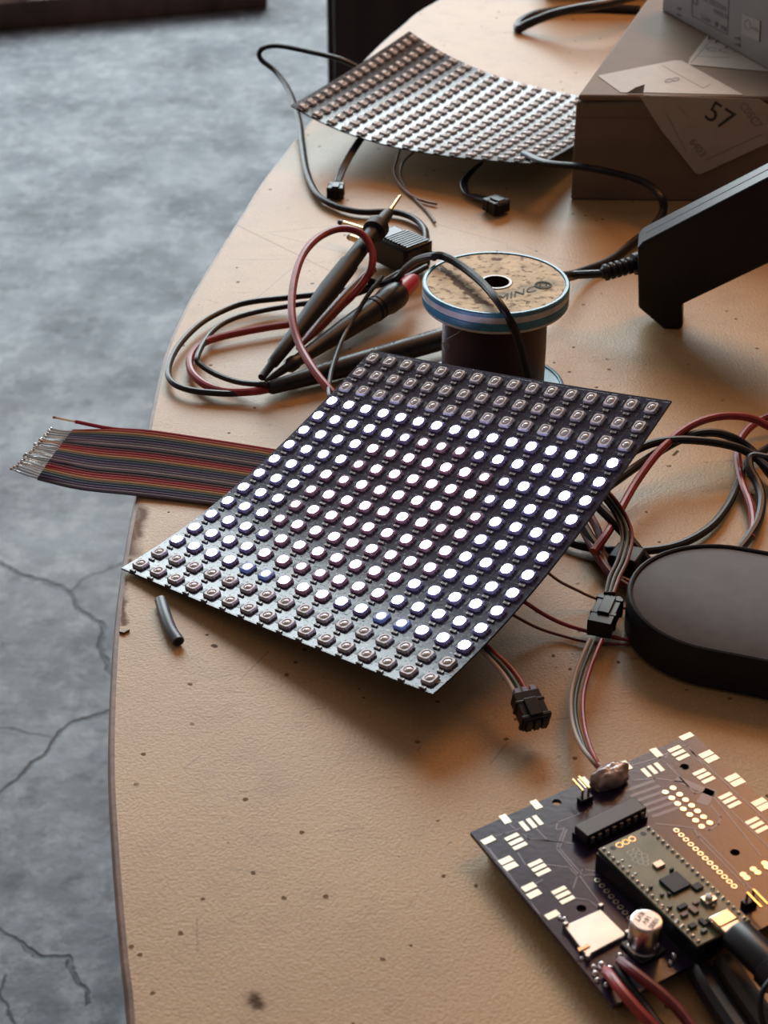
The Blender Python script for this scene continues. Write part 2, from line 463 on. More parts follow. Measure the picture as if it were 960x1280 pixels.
# rim band with a rounded top
prof = [(.0026, .0), (.0012, -.0003), (.0004, -.0012), (.0, -.003), (.0, -.026), (.001, -.028), (.0026, -.028)]
rows = [[p + V(0, 0, z) for p in inset(outl, dd)] for dd, z in prof]
b = MB(); n_ = len(outl); vs = [p for r_ in rows for p in r_]; fs = []
for j in range(len(prof) - 1):
    for i in range(n_ - 1): fs.append((j * n_ + i, (j + 1) * n_ + i, (j + 1) * n_ + i + 1, j * n_ + i + 1))
b.add(vs, fs); b.build('edge_band', M['rim'], table)
for x, y in ((.25, 1.35), (.25, .45), (1.0, 1.6), (1.0, .3)):
    b = MB(); b.box((x, y, -.389), (.06, .06, .722)); b.build('leg', cabm, table, bevel=.004)

# ================================================================== LED MATRICES
NO = V(.00692463, .64764976, .02460812)
NR = Matrix(((.74143574, .59712524, -.30612822), (-.65353109, .7460715, -.12757132), (.15221748, .29465025, .94340398)))
def near_surf(r, c):
    u = (c - 7.5) * .01; v = (7.5 - r) * .01
    k, k2, tw, ku = 2.14202986, -3.91213986, .65013667, .35708971
    return NO + NR @ V(u, math.sin(k * v) / k, (1 - math.cos(k * v)) / k + k2 * v ** 3 + tw * u * v + ku * u * u * .5)
FO = V(.05106992, 1.12141582, .0105655 + .001)
FR = Matrix(((.89490808, .438754, .08145213), (-.4423297, .89628638, .03186146), (-.05902509, -.06454178, .99616786)))
def far_surf(r, c):
    u = (c - 7.5) * .01; v = (7.5 - r) * .01
    return FO + FR @ V(u - u ** 3 * 3.02388 ** 2 / 6, v, 3.02388 * u * u / 2 - 6.87021567 * u ** 3 + .39339396 * v * v / 2 - .62801516 * u * v)
def frame(fn, r, c):
    p = fn(r, c); e = .02
    X = (fn(r, c + e) - fn(r, c - e)).normalized(); Y = fn(r - e, c) - fn(r + e, c); Y = (Y - X * Y.dot(X)).normalized(); N = X.cross(Y)
    return p, X, Y, N

def pcb_sheet_material(name, rough, seed):
    m, nt, bs = newmat(name)
    L = nt.links
    uv = nt.nodes.new('ShaderNodeUVMap'); uv.uv_map = 'grid'
    q = vm(nt, 'MULTIPLY', uv.outputs[0], (16, 16, 0))
    fr = vm(nt, 'FRACTION', q)
    sx = nt.nodes.new('ShaderNodeSeparateXYZ'); L.new(fr, sx.inputs[0])
    def near_line(o, pos, wd): return mathn(nt, 'LESS_THAN', mathn(nt, 'ABSOLUTE', mathn(nt, 'SUBTRACT', o, pos)), wd)
    X, Y = sx.outputs[0], sx.outputs[1]
    l = maxall(nt, [near_line(X, .10, .012), near_line(Y, .12, .012), near_line(Y, .90, .02), near_line(X, .93, .015)])
    nz = noise(nt, q, 3.0, 3, .45, .55)[0]
    l = mathn(nt, 'MULTIPLY', l, nz)
    c = mixc(nt, l, seed, (0.055, 0.055, 0.07))
    L.new(c, bs.inputs['Base Color'])
    bs.inputs['Roughness'].default_value = rough
    bs.inputs['Specular IOR Level'].default_value = 0.55
    bp = nt.nodes.new('ShaderNodeBump'); bp.inputs['Strength'].default_value = 0.35; bp.inputs['Distance'].default_value = 0.00012
    hh = mathn(nt, 'ADD', l, mathn(nt, 'MULTIPLY', noise(nt, q, 4, 2)[1], 0.35))
    L.new(hh, bp.inputs['Height']); L.new(bp.outputs[0], bs.inputs['Normal'])
    return m
def sheet(name, fn, thick, m, parent):
    n = 32; a0, a1 = -.55, 15.55
    vs = []; uvs = []
    for side in (0, 1):
        for j in range(n + 1):
            for i in range(n + 1):
                r = a0 + (a1 - a0) * j / n; c = a0 + (a1 - a0) * i / n
                p, X, Y, N = frame(fn, r, c)
                vs.append(p - N * (thick * side)); uvs.append((i / n, j / n))
    k = (n + 1) ** 2; fs = []
    for j in range(n):
        for i in range(n):
            a = j * (n + 1) + i
            fs.append((a, a + n + 1, a + n + 2, a + 1)); fs.append((k + a, k + a + 1, k + a + n + 2, k + a + n + 1))
    for i in range(n):
        for a, a2 in ((i, i + 1), (n * (n + 1) + i + 1, n * (n + 1) + i), ((i + 1) * (n + 1), i * (n + 1)), (i * (n + 1) + n, (i + 1) * (n + 1) + n)):
            fs.append((a, a2, k + a2, k + a))
    b = MB(); b.add(vs, fs); o = b.build(name, m, parent)
    uvl = o.data.uv_layers.new(name='grid')
    for lp in o.data.loops: uvl.data[lp.index].uv = uvs[lp.vertex_index]
    return o
def housing_mesh(name, mats, with_lens):
    b = MB(); s = .0025; h = .0015
    ch = .0007
    outer = [(-s, -s), (s - ch, -s), (s, -s + ch), (s, s), (-s, s)]
    k = 10; r = .00195
    top = [V(x * .95, y * .95, h) for x, y in outer]; bot = [V(x, y, 0) for x, y in outer]
    n = len(outer)
    b.add(bot + top, [(i, (i + 1) % n, n + (i + 1) % n, n + i) for i in range(n)])
    # top face as a ring round the window
    ang = [2 * PI * i / 20 for i in range(20)]
    def sq(a):
        x, y = math.cos(a), math.sin(a); m_ = max(abs(x), abs(y)); return V(x / m_ * s * .95, y / m_ * s * .95, h)
    o_ = [sq(a) for a in ang]; i_ = [V(math.cos(a) * r, math.sin(a) * r, h) for a in ang]; l_ = [V(math.cos(a) * r * .85, math.sin(a) * r * .85, h - .0004) for a in ang]
    b.add(o_ + i_ + l_, [(i, (i + 1) % 20, 20 + (i + 1) % 20, 20 + i) for i in range(20)] + [(20 + i, 20 + (i + 1) % 20, 40 + (i + 1) % 20, 40 + i) for i in range(20)])
    # metal feet
    for sx in (-1, 1):
        for y in (-.0016, 0, .0016):
            b.box((sx * .0026, y, .0003), (.0007, .0009, .0006), mi=1)
    if with_lens: b.dome((0, 0, h - .0003), .0017, .0005, seg=10, rings=2, mi=2)
    return b.mesh(name, mats, (0, 0, 0))
def lens_mesh(name, m, r, z, h):
    b = MB(); b.dome((0, 0, z), r, h, seg=16, rings=3); return b.mesh(name, m, (0, 0, 0))
def comp_bits(fn, parent, big=True):
    b = MB()
    for r in range(16):
        for c in range(16):
            p, X, Y, N = frame(fn, r + .46, c + .02)
            q = p + N * .00035
            b.box(q, (.0018, .0009, .0007), X, Y, mi=0)
            b.box(q - X * .0011, (.0005, .001, .0007), X, Y, mi=1); b.box(q + X * .0011, (.0005, .001, .0007), X, Y, mi=1)
            if big and c < 15:
                p, X, Y, N = frame(fn, r - .05, c + .5)
                b.box(p + N * .00008, (.0012, .003, .0001), X, Y, mi=2)
    b.build('capacitor_grid', [M['cap'], M['dull'], M['pcb']], parent, kind='stuff')

def place(name, me, parent, fn, r, c, lp=None):
    p, X, Y, N = frame(fn, r, c)
    o = bpy.data.objects.new(name, me); COL.objects.link(o)
    mt = Matrix((( X.x, Y.x, N.x, p.x), (X.y, Y.y, N.y, p.y), (X.z, Y.z, N.z, p.z), (0, 0, 0, 1)))
    if lp is None:
        o.parent = parent; o.matrix_basis = Matrix.Translation(-wloc(parent)) @ mt
    else:
        o.parent = lp
    return o

pn = near_surf(7.5, 7.5)
led_near = empty('led_panel', (pn.x, pn.y, 0), 'flexible black LED panel with rows lit bright white in the middle of the bench', 'led panel', None)
sheet('circuit_sheet', near_surf, .0008, pcb_sheet_material('near_soldermask_haze_tint', .18, (0.016, 0.018, 0.045)), led_near)  # blue in the base colour stands in for LED haze over the sheet
comp_bits(near_surf, led_near)
hm = {k: housing_mesh('led_' + k, [M[v], M['tin']], False) for k, v in (('off', 'led_body'), ('white', 'glow_white'), ('pink', 'glow_pink'), ('blue', 'glow_blue'))}
lm_ = {'off': lens_mesh('lens_off', M['led_lens'], .00165, .0011, .0007)}
for k in ('white', 'pink', 'blue'): lm_[k] = lens_mesh('lens_' + k, M['lit_' + k], .00238, .0013, .0010)
lm_['white_small'] = lens_mesh('lens_white_small', M['lit_white'], .00195, .0013, .0005)
lm_['pink_small'] = lens_mesh('lens_pink_small', M['lit_pink'], .00195, .0013, .0005)
lm_['blue_small'] = lens_mesh('lens_blue_small', M['lit_blue'], .00195, .0013, .0005)
small = {(4, 5), (4, 6), (4, 7), (4, 8), (4, 9), (5, 5), (5, 10), (5, 11), (6, 11), (6, 4), (7, 11), (7, 4), (8, 3), (9, 3), (8, 10), (10, 3), (11, 3), (12, 7), (13, 4), (13, 5), (13, 11), (13, 12), (12, 6)}
for r in range(16):
    for c in range(16):
        if 3 <= r <= 13:
            dd = math.hypot((r - 8.5) * 1.0, (c - 7.0) * 1.0)
            k = 'pink' if dd < 4.7 else 'white'
            if (r, c) in ((13, 5), (13, 11), (13, 12), (13, 4), (4, 6), (4, 7), (4, 9)): k = 'blue' if r == 13 else k
            lk = k + '_small' if (r, c) in small else k
        else:
            k = lk = 'off'
        o = place('led', hm[k], led_near, near_surf, r, c)
        place('lens', lm_[lk], None, near_surf, r, c, lp=o)
# white silkscreen arrows at the near right corner
b = MB()
for rr, cc, an in ((14.95, 15.3, .4), (14.2, 15.42, 1.2), (15.45, 14.9, .1)):
    p, X, Y, N = frame(near_surf, rr, cc)
    for a_, l_ in ((an, .004), (an + .9, .002)):
        dr = X * math.cos(a_) + Y * math.sin(a_)
        b.box(p + N * .00006, (l_, .0003, .00006), dr, N.cross(dr))
b.build('printed_arrows', mat('silkscreen', (.6, .6, .62), .6), led_near)
# pale bare edge strip along the near edge
b = MB()
for c in np.linspace(-.4, 15.4, 80):
    p, X, Y, N = frame(near_surf, 15.5, c); b.box(p + N * .00003, (.0021, .00025, .00006), X, Y)
b.build('edge_line', mat('edge_tin', (.30, .31, .30), .4, .3), led_near, kind='stuff')

pf = far_surf(7.5, 7.5)
led_far = empty('led_panel', (pf.x, pf.y, 0), 'unlit curved LED matrix panel lying at the back of the bench against the cardboard box', 'led panel')
sheet('circuit_sheet', far_surf, .0008, pcb_sheet_material('far_soldermask', .27, (0.012, 0.009, 0.010)), led_far)
comp_bits(far_surf, led_far, False)
hf = housing_mesh('led_far', [M['led_body'], M['tin'], M['led_lens']], True)
for r in range(16):
    for c in range(16): place('led', hf, led_far, far_surf, r, c)

# ================================================================== CARDBOARD BOX + SMALL CARTON
card = mat('brown_cardboard', (0.21, 0.158, 0.112), 0.6, spec=.15, var=.10, scale=25, bump=.0002, bscale=300)
T = .062
b0 = V(.1059, 1.0189, 0); bf = V(1, -.03, 0).normalized(); bs = V(.058, .172, 0).normalized()
fr = b0 + bf * .26
box = empty('cardboard_box', b0 + bf * .13 + bs * .16, 'low brown cardboard box with torn paper labels at the back right of the bench', 'box')
b = MB(); b.prism([b0, fr, fr + bs * .33, b0 + bs * .33], (0, 0, T - .004)); b.build('carton_body', card, box, bevel=.0012)
lid = [b0 + bf * .001 - bs * .0005, fr, fr + bs * .33, b0 + bs * .33]
b = MB(); b.prism([p + V(0, 0, T - .0035) for p in lid], (0, 0, .0035)); b.build('lid_flap', card, box, bevel=.0016, seg=3)
fn_ = bf.cross(V(0, 0, 1)); fn_.normalize()
if fn_.y > 0: fn_ = -fn_
b = MB(); b.box(b0 + bf * .13 + fn_ * .0006 + V(0, 0, T - .0085), (.254, .0012, .007), bf, bs); b.build('front_lip', card, box, bevel=.0005)
# labels
paper = mat('white_paper_label', (0.42, 0.39, 0.34), 0.6, var=.06, scale=80, bump=.0001, bscale=400)
ink = mat('label_ink', (0.05, 0.045, 0.045), 0.7)
inkl = mat('faded_ink', (0.25, 0.23, 0.22), 0.7)
def ttop(x, y, dz=.0002): return at(x, y, T + dz)
def lab(name, pts, m=paper, thick=.00025, parent=box):
    b = MB(); b.prism([at(x, y, T + .0001) for x, y in pts], (0, 0, thick)); return b.build(name, m, parent)
lab('paper_label', [(747, 95), (842, 76), (852, 76), (929, 119), (804, 116), (801, 108), (784, 116), (776, 116)])
lab('paper_label', [(862, 74), (884, 45), (905, 40), (962, 66), (962, 90), (860, 81)])
FPn = fn_
def tf(x, y, off=.0016): return atplane(x, y, b0 + FPn * off, FPn)
b = MB(); pts = [(800, 121), (806, 119), (950, 124), (962, 132), (962, 178), (875, 218), (869, 216), (826, 162)]
b.prism([tf(x, y) for x, y in pts], FPn * .0002); b.build('paper_label', paper, box)
# curled torn bit of the label at the fold
b = MB(); b.prism([ttop(783, 117), ttop(804, 117), ttop(806, 106, .004), ttop(794, 110, .003)], (0, 0, .0003)); b.build('torn_corner', paper, box)
# label print
def linetop(a, c, wd=.0005, m=inkl):
    A, C = ttop(*a, .0004), ttop(*c, .0004); dv = C - A
    b = MB(); b.box((A + C) / 2, (dv.length, wd, .00008), dv, V(-dv.y, dv.x, 0)); b.build('printed_line', m, box)
linetop((828, 82), (879, 110)); linetop((879, 110), (888, 105)); linetop((864, 78), (889, 50)); linetop((872, 70), (912, 72), .0003)
text('printed_text', '8', ttop(839, 100, .00045), ttop(839, 110) - ttop(839, 98), ttop(850, 98) - ttop(828, 102), .015, inkl, box)
text('printed_text', 'CCT', ttop(903, 63, .00045), ttop(915, 66) - ttop(893, 64), ttop(903, 58) - ttop(901, 66), .010, inkl, box)
text('printed_text', 'PPT', ttop(899, 53, .00045), ttop(915, 60) - ttop(893, 50), ttop(903, 46) - ttop(899, 58), .014, ink, box)
def tfx(x, y): return tf(x, y, .00195)
text('printed_text', '57', tfx(899, 146), tfx(912, 154) - tfx(893, 142), tfx(903, 130) - tfx(893, 148), .0165, ink, box)
text('printed_text', '6403', tfx(872, 185), tfx(880, 196) - tfx(864, 176), tfx(878, 180) - tfx(868, 188), .0062, inkl, box)
text('printed_text', 'C0SC7', tfx(938, 144), tfx(946, 154) - tfx(932, 136), tfx(944, 140) - tfx(932, 147), .0062, inkl, box)
for a, c in (((833, 142), (858, 190)), ((882, 200), (952, 168)), ((848, 133), (860, 146))):
    A, C = tfx(*a), tfx(*c); dv = C - A
    b = MB(); b.box((A + C) / 2, (dv.length, .0003, .00008), dv, dv.cross(FPn)); b.build('printed_line', inkl, box)

# small grey-brown carton on top
greyc = mat('grey_carton', (0.175, 0.15, 0.138), 0.5, var=.06, scale=30)
c0 = at(827, 13, T); c1 = at(960, 88, T); cdir = (c1 - c0).normalized(); c1 = c0 + cdir * .18
cn = V(-cdir.y, cdir.x, 0)
if cn.x < 0: cn = -cn
sm = empty('carton', (c0 + c1) / 2 + cn * .05, 'small grey printed carton stacked on the brown cardboard box', 'box')
b = MB(); b.prism([c0, c1, c1 + cn * .11, c0 + cn * .11], (0, 0, .055)); b.build('carton_body', greyc, sm, bevel=.0012)
wn = -cn
def tw_(x, y, off=.0002): return atplane(x, y, c0 + wn * off, wn)
def bar(pts, name='printed_mark', m=ink, off=.0002):
    b = MB(); b.prism([tw_(x, y, off) for x, y in pts], wn * .00006); return b.build(name, m, sm)
def wline(a, c, wd=.0004, m=ink):
    A, C = tw_(*a), tw_(*c); dv = C - A
    b = MB(); b.box((A + C) / 2, (dv.length, wd, .00008), dv, dv.cross(wn)); b.build('printed_line', m, sm)
wline((864, -20), (865, 20)); wline((865, 20), (909, 43)); wline((909, 43), (911, -10))
bar([(917, 47), (925, 46), (925, 51)]); bar([(917, 55), (925, 54), (925, 59)])
bar([(846, 9), (852, 10), (848, 13)]); bar([(846, 16), (853, 20), (847, 20)])
stick = mat('pale_sticker', (0.27, 0.23, 0.19), 0.5)
bar([(928, 17), (950, 26), (949, 52), (927, 42)], 'sticker', stick, .0003)
for a, c in (((928, 17), (950, 26)), ((950, 26), (949, 52)), ((949, 52), (927, 42)), ((927, 42), (928, 17))): wline(a, c, .0003, inkl)
tx = tw_(900, 30) - tw_(880, 20); ty = V(0, 0, 1)
text('printed_text', 'CE', tw_(869, 2), tx, ty, .006, ink, sm)
text('printed_text', 'ATTENTION', tw_(893, 5), tx, ty, .0045, ink, sm)
text('printed_text', 'MADE IN', tw_(901, 18), tx, ty, .0040, ink, sm)
text('printed_text', 'Li-ion', tw_(882, 23), tx, ty, .0048, ink, sm)
b = MB(); b.lathe(tw_(895, 30), tw_(895, 30) + wn * .0001, [(0, .0016), (1, .0016)], 12); b.build('printed_mark', ink, sm)
bar([(901, 31), (907, 34), (907, 39), (901, 36)])
b = MB(); r0 = tw_(934, 31, .0005)
for k in range(20):
    a = 2 * PI * k / 20; a2 = 2 * PI * (k + 1) / 20; X_ = tx.normalized(); 
    b.box(r0 + (X_ * math.cos(a) + ty * math.sin(a)) * .0028, (.0003, .001, .00006), X_ * math.cos(a) + ty * math.sin(a), -X_ * math.sin(a) + ty * math.cos(a))
b.build('printed_ring', inkl, sm); text('printed_text', 'mAh', tw_(943, 36, .0005), tx, ty, .004, inkl, sm)

# ================================================================== SPOOL
sc = V(.0501, .7829, 0); R = .0330
spool = empty('wire_spool', sc, 'spool of dark enamelled wire with a blue and white striped flange and torn cream label', 'spool')
teal = mat('teal_flange', (0.035, 0.20, 0.30), 0.35, var=.2, scale=200)
whitep = mat('grey_white_flange', (0.52, 0.52, 0.50), 0.4, var=.15, scale=200)
winding, nt, bs = newmat('enamelled_wire_winding')
tc = nt.nodes.new('ShaderNodeTexCoord'); wv = nt.nodes.new('ShaderNodeTexWave'); wv.bands_direction = 'Z'; wv.inputs['Scale'].default_value = 420; wv.inputs['Distortion'].default_value = .6
nt.links.new(tc.outputs['Object'], wv.inputs['Vector'])
bp = nt.nodes.new('ShaderNodeBump'); bp.inputs['Strength'].default_value = .7; bp.inputs['Distance'].default_value = .0003
nt.links.new(wv.outputs['Fac'], bp.inputs['Height']); nt.links.new(bp.outputs[0], bs.inputs['Normal'])
bs.inputs['Base Color'].default_value = (.060, .036, .050, 1); bs.inputs['Metallic'].default_value = .75; bs.inputs['Roughness'].default_value = .33
def flange(z0, z1, parent, name):
    h = z1 - z0
    b = MB()
    b.lathe(sc + V(0, 0, z0), sc + V(0, 0, z1), [(0, R * .985), (.08, R), (.14, R)], 64, mi=1, caps=False)
    b.lathe(sc + V(0, 0, z0), sc + V(0, 0, z1), [(.14, R), (.46, R)], 64, mi=0, caps=False)
    b.lathe(sc + V(0, 0, z0), sc + V(0, 0, z1), [(.46, R), (.48, R * .993), (.50, R * .993)], 64, mi=0, caps=False)
    b.lathe(sc + V(0, 0, z0), sc + V(0, 0, z1), [(.50, R * .993), (.52, R), (.80, R)], 64, mi=1, caps=False)
    b.lathe(sc + V(0, 0, z0), sc + V(0, 0, z1), [(.80, R), (.96, R), (1.0, R * .985), (1.0, R * .95), (.93, R * .94), (.93, .006)], 64, mi=0, caps=False)
    b.lathe(sc + V(0, 0, z0), sc + V(0, 0, z1), [(1.0, .0062), (0, .0062)], 32, mi=2, caps=False)
    b.lathe(sc + V(0, 0, z0), sc + V(0, 0, z1), [(.93, .0075), (1.0, .0072), (1.0, .0060)], 32, mi=1, caps=False)
    b.lathe(sc + V(0, 0, z0), sc + V(0, 0, z0 + .0001), [(0, .0062), (0, R * .985)], 64, mi=1, caps=False)
    return b.build(name, [teal, whitep, mat('dark_core', (.05, .025, .018), .7)], parent)
fl_ = flange(.050, .060, spool, 'flange'); flange(.0, .008, spool, 'flange')
b = MB(); b.lathe(sc + V(0, 0, .008), sc + V(0, 0, .050), [(0, .0232), (.03, .0236), (.5, .0238), (.97, .0236), (1, .0232)], 64); b.build('wire_winding', winding, spool)
b = MB(); b.lathe(sc + V(0, 0, .008), sc + V(0, 0, .050), [(0, .0062), (1, .0062)], 20); b.build('core_tube', M['cap'], spool)
# label disc
lb, nt, bs = newmat('worn_cream_label')
p = flatpos(nt)
n1 = noise(nt, p, 130, 6, .35, .65)[0]
c = mixc(nt, n1, (.85, .74, .52), (.58, .52, .36))
c = mixc(nt, mathn(nt, 'MULTIPLY', noise(nt, p, 260, 8, .53, .62, .6)[0], .75), c, (.15, .085, .045))
pd = flatpos(nt, 300, .006)
tear = maxall(nt, [segmask(nt, pd, at(549, 330, .06), at(572, 352, .06), .0022, .5), segmask(nt, pd, at(574, 354, .06), at(600, 376, .06), .0028, .5),
                   segmask(nt, pd, at(600, 376, .06), at(612, 380, .06), .002, .4), segmask(nt, pd, at(617, 322, .06), at(624, 323, .06), .002, .4)])
c = mixc(nt, mathn(nt, 'MULTIPLY', tear, .9), c, (.13, .06, .03))
gr = segmask(nt, pd, at(625, 370, .06), at(688, 352, .06), .006, .3)
c = mixc(nt, mathn(nt, 'MULTIPLY', gr, .45), c, (.22, .27, .25))
nt.links.new(c, bs.inputs['Base Color']); bs.inputs['Roughness'].default_value = .65; bs.inputs['Specular IOR Level'].default_value = .12
bp = nt.nodes.new('ShaderNodeBump'); bp.inputs['Strength'].default_value = .7; bp.inputs['Distance'].default_value = .0005
nt.links.new(noise(nt, p, 350, 6)[1], bp.inputs['Height']); nt.links.new(bp.outputs[0], bs.inputs['Normal'])
b = MB(); b.lathe(sc + V(0, 0, .0592), sc + V(0, 0, .0596), [(0, R * .935), (1, R * .93), (1, .0075), (0, .0075)], 56, caps=False); b.build('paper_label', lb, spool)
inkg = mat('label_grey_green', (.15, .19, .18), .7, spec=.1); 
text('printed_text', 'MINC', at(646, 367, .0598), at(664, 362, .0598) - at(632, 371, .0598), V(.1, 1, 0), .0085, mat('label_dark', (.12, .15, .14), .7, spec=.1), spool, sx=1.0)
b = MB(); rc = at(679, 356, .0599)
for k in range(24):
    a = 2 * PI * k / 24
    b.box(rc + V(math.cos(a), math.sin(a), 0) * .0033, (.0011, .0011, .0001), (math.cos(a), math.sin(a), 0), (-math.sin(a), math.cos(a), 0))
    b.box(rc + V(math.cos(a), math.sin(a), 0) * .0016, (.0005, .0006, .0001), (math.cos(a), math.sin(a), 0), (-math.sin(a), math.cos(a), 0))
b.build('printed_ring', inkg, spool)
text('printed_text', 'E', at(660, 378, .0598), V(.9, -.3, 0), V(.3, .9, 0), .004, inkg, spool)
b = MB(); b.tube([sc + V(-.021, -.0125, .030), sc + V(-.0232, -.0108, .035), sc + V(-.0175, -.0175, .043), sc + V(-.012, -.0215, .0495)], .00012, 5)
b.tube([sc + V(-.024, -.009, .034), sc + V(-.0205, -.0135, .0345)], .00035, 5, smooth=False); b.build('loose_wire_end', M['cap'], spool)

# ================================================================== CABLES
def cable(name, pts, r, m, label=None, cat='cable', parent=None, seg=10, flat=1.0, plabel=None):
    b = MB(); b.tube([at(*p) if not isinstance(p, Vector) else p for p in pts], r, seg, flat=flat)
    o = b.build(name, m, parent)
    if parent is None: tag(o, label, cat)
    elif plabel: o['label'] = plabel
    return o
def connector(parent, c, X, size, pins=3, m=None, name='plug'):
    X = Vector(X).normalized(); Y = V(-X.y, X.x, 0)
    if Y.length < .1: Y = V(1, 0, 0)
    Y.normalize(); Z = X.cross(Y)
    L_, W_, H_ = size
    b = MB(); b.box(c, (L_, W_, H_), X, Y)
    b.box(c + Z * (H_ * .5 + .0005) + X * L_ * .1, (L_ * .6, W_ * .5, .001), X, Y)
    b.box(c + X * L_ * .38, (L_ * .12, W_ * 1.14, H_ * 1.1), X, Y)
    b.box(c - X * L_ * .15, (L_ * .10, W_ * 1.10, H_ * 1.06), X, Y)
    for k in range(pins): b.box(c + X * (L_ * .53) + Y * ((k - (pins - 1) / 2) * W_ * .9 / pins), (L_ * .10, W_ * .7 / pins, H_ * .8), X, Y)
    return b.build(name, m or M['blackp'], parent, bevel=.0003)

# flat black cord looping off the far edge
lp = empty('power_cable', at(405, 248, 0), 'flat black cord looping off the bench edge and back under the unlit panel', 'cable')
cable('cord', [(470, 92, .012), (449, 85, .016), (425, 74, .022), (380, 63, .026), (345, 57, .028), (326, 62, .026), (326, 74, .02), (345, 90, .014), (362, 115, .010), (374, 150, .006), (378, 180, .004),
               (384, 215, .003), (397, 243, .003), (418, 257, .003), (450, 265, .003), (490, 265, .003), (515, 272, .003), (530, 285, .003), (533, 298, .005), (532, 308, .008), (542, 322, .010)], .0017, M['black'], parent=lp, flat=1.35)
# cord draped over the spool
cable('draped_cable', [(462, 352, .012), (480, 355, .014), (497, 347, .018), (508, 335, .028), (522, 325, .045), (540, 320, .0625), (556, 321, .064), (580, 335, .0638), (604, 355, .064), (624, 379, .063), (640, 405, .055), (650, 432, .045), (657, 460, .035), (664, 490, .026), (670, 520, .020)], .0019, M['black'], 'black cord draped over the top of the wire spool and behind the lit panel')
# thin dark lead near the probes
cable('thin_cable', [(478, 346, .026), (462, 366, .022), (447, 390, .016), (430, 420, .011), (420, 445, .012), (413, 470, .018), (412, 495, .024), (425, 520, .016)], .0011, M['sleeve'], 'thin dark lead bent down across the probes to the lit panel')

# multimeter leads -------------------------------------------------
leads = empty('test_lead_black', at(350, 420, 0), 'coil of black test lead with a slim black pointed probe and a double plug', 'test lead')
cable('cord', [(534, 333, .012), (500, 350, .010), (470, 357, .010), (440, 361, .009), (405, 367, .008), (360, 372, .006), (310, 378, .0045), (280, 388, .004), (250, 405, .004), (225, 430, .004), (212, 455, .004), (213, 475, .004), (235, 487, .004), (280, 492, .004), (310, 490, .004), (345, 482, .006)], .00155, M['black'], parent=leads)
cable('cord', [(500, 340, .012), (460, 362, .008), (420, 374, .006), (370, 381, .0045), (320, 390, .004), (285, 401, .004), (262, 418, .004), (247, 445, .006), (250, 455, .005), (270, 468, .004), (300, 478, .005), (335, 481, .008)], .0014, M['black'], parent=leads)
def probe(parent, A, B, prof, m, name='probe_body', seg=20, squash=1.0):
    b = MB(); b.lathe(A, B, prof, seg, squash=squash); return b.build(name, m, parent)
tip = at(501, 244, .036); c1_ = at(487, 264, .033); e1 = at(327, 472, .010)
ax = (e1 - c1_)
b = MB(); b.lathe(tip, c1_ + (c1_ - tip) * .2, [(0, .0003), (.08, .0009), (1, .001)], 10); b.build('needle_tip', M['gold'], leads)
probe(leads, c1_, e1, [(0, .0020), (.02, .0030), (.09, .0036), (.10, .0062), (.135, .0062), (.14, .0040), (.25, .0042), (.34, .0044), (.345, .0050), (.50, .0053), (.62, .0046), (.80, .0034), (.92, .0028), (.93, .0020), (1, .0018)], M['blackm'])
# double banana plug
pc = at(500, 313, .010)
pd_ = (at(537, 330, .010) - at(462, 296, .010)).normalized(); pyv = V(-pd_.y, pd_.x, 0)
plug = MB(); plug.box(pc, (.029, .019, .015), pd_, pyv); plug.build('plug_body', M['blackp'], leads, bevel=.002, seg=3)
b = MB()
for k in range(9): b.box(pc + pd_ * (-.004 + k * .0021) + pyv * .0095 + V(0, 0, .0015), (.001, .0018, .011), pd_, pyv); b.box(pc + pd_ * (-.004 + k * .0021) + V(0, 0, .0078), (.001, .015, .0012), pd_, pyv)
b.build('grip_rib', M['blackp'], leads)
for a, sg in (((425, 278, .010), 1), ((436, 296, .010), -1)):
    A = at(*a); C = pc - pd_ * .013 + pyv * (.0062 * sg)
    C.z = .010; b = MB(); b.lathe(A, C, [(0, .0012), (.03, .0017), (.5, .0019), (1, .0018)], 12); b.build('banana_pin', M['gold'], leads)
    b = MB(); b.lathe(A + (A - C) * .02, A + (C - A) * .06, [(0, .0014), (1, .0019)], 12); b.build('pin_cap', M['blackp'], leads)

redl = empty('test_lead_red', at(400, 440, 0), 'red test lead looping up in an arch, ending in a fat black-sleeved probe', 'test lead')
cable('cord', [(424, 500, .020), (412, 487, .022), (392, 462, .024), (374, 430, .026), (365, 395, .030), (367, 355, .034), (378, 320, .037), (398, 297, .038), (425, 286, .038), (450, 291, .036), (464, 310, .030), (465, 332, .024), (455, 352, .018), (435, 375, .012), (412, 392, .006), (375, 403, .004),
                (330, 410, .004), (280, 420, .004), (252, 430, .004), (238, 447, .004), (240, 466, .004), (258, 482, .004), (285, 490, .004), (320, 489, .0048), (345, 484, .0045)], .0019, M['red'], parent=redl)
A, B = at(500, 366, .013), at(333, 476, .0055)
probe(redl, A, B, [(0, .0058), (.03, .0068), (.10, .0070), (.14, .0062), (.25, .0058), (.45, .0050), (.60, .0040), (.78, .0030), (.80, .0036), (.84, .0036), (.86, .0022), (1, .0014)], M['sleeve'])
b = MB()
for tt in (.17, .20): b.lathe(A.lerp(B, tt), A.lerp(B, tt + .008), [(0, .0064), (1, .0064)], 20)
b.build('grip_ring', M['blackm'], redl)
b = MB(); b.lathe(at(518, 349, .013), at(498, 368, .013), [(0, .0030), (.2, .0042), (1, .0050)], 16); b.build('red_collar', mat('red_plastic', (.42, .02, .05), .4), redl, label='bright red collar')
b = MB(); b.lathe(at(466, 336, .016), at(372, 436, .005), [(0, .0022), (.3, .0034), (.7, .0030), (1, .0010)], 14); b.build('inner_sleeve', M['dred'], redl, label='dark red inner sleeve')

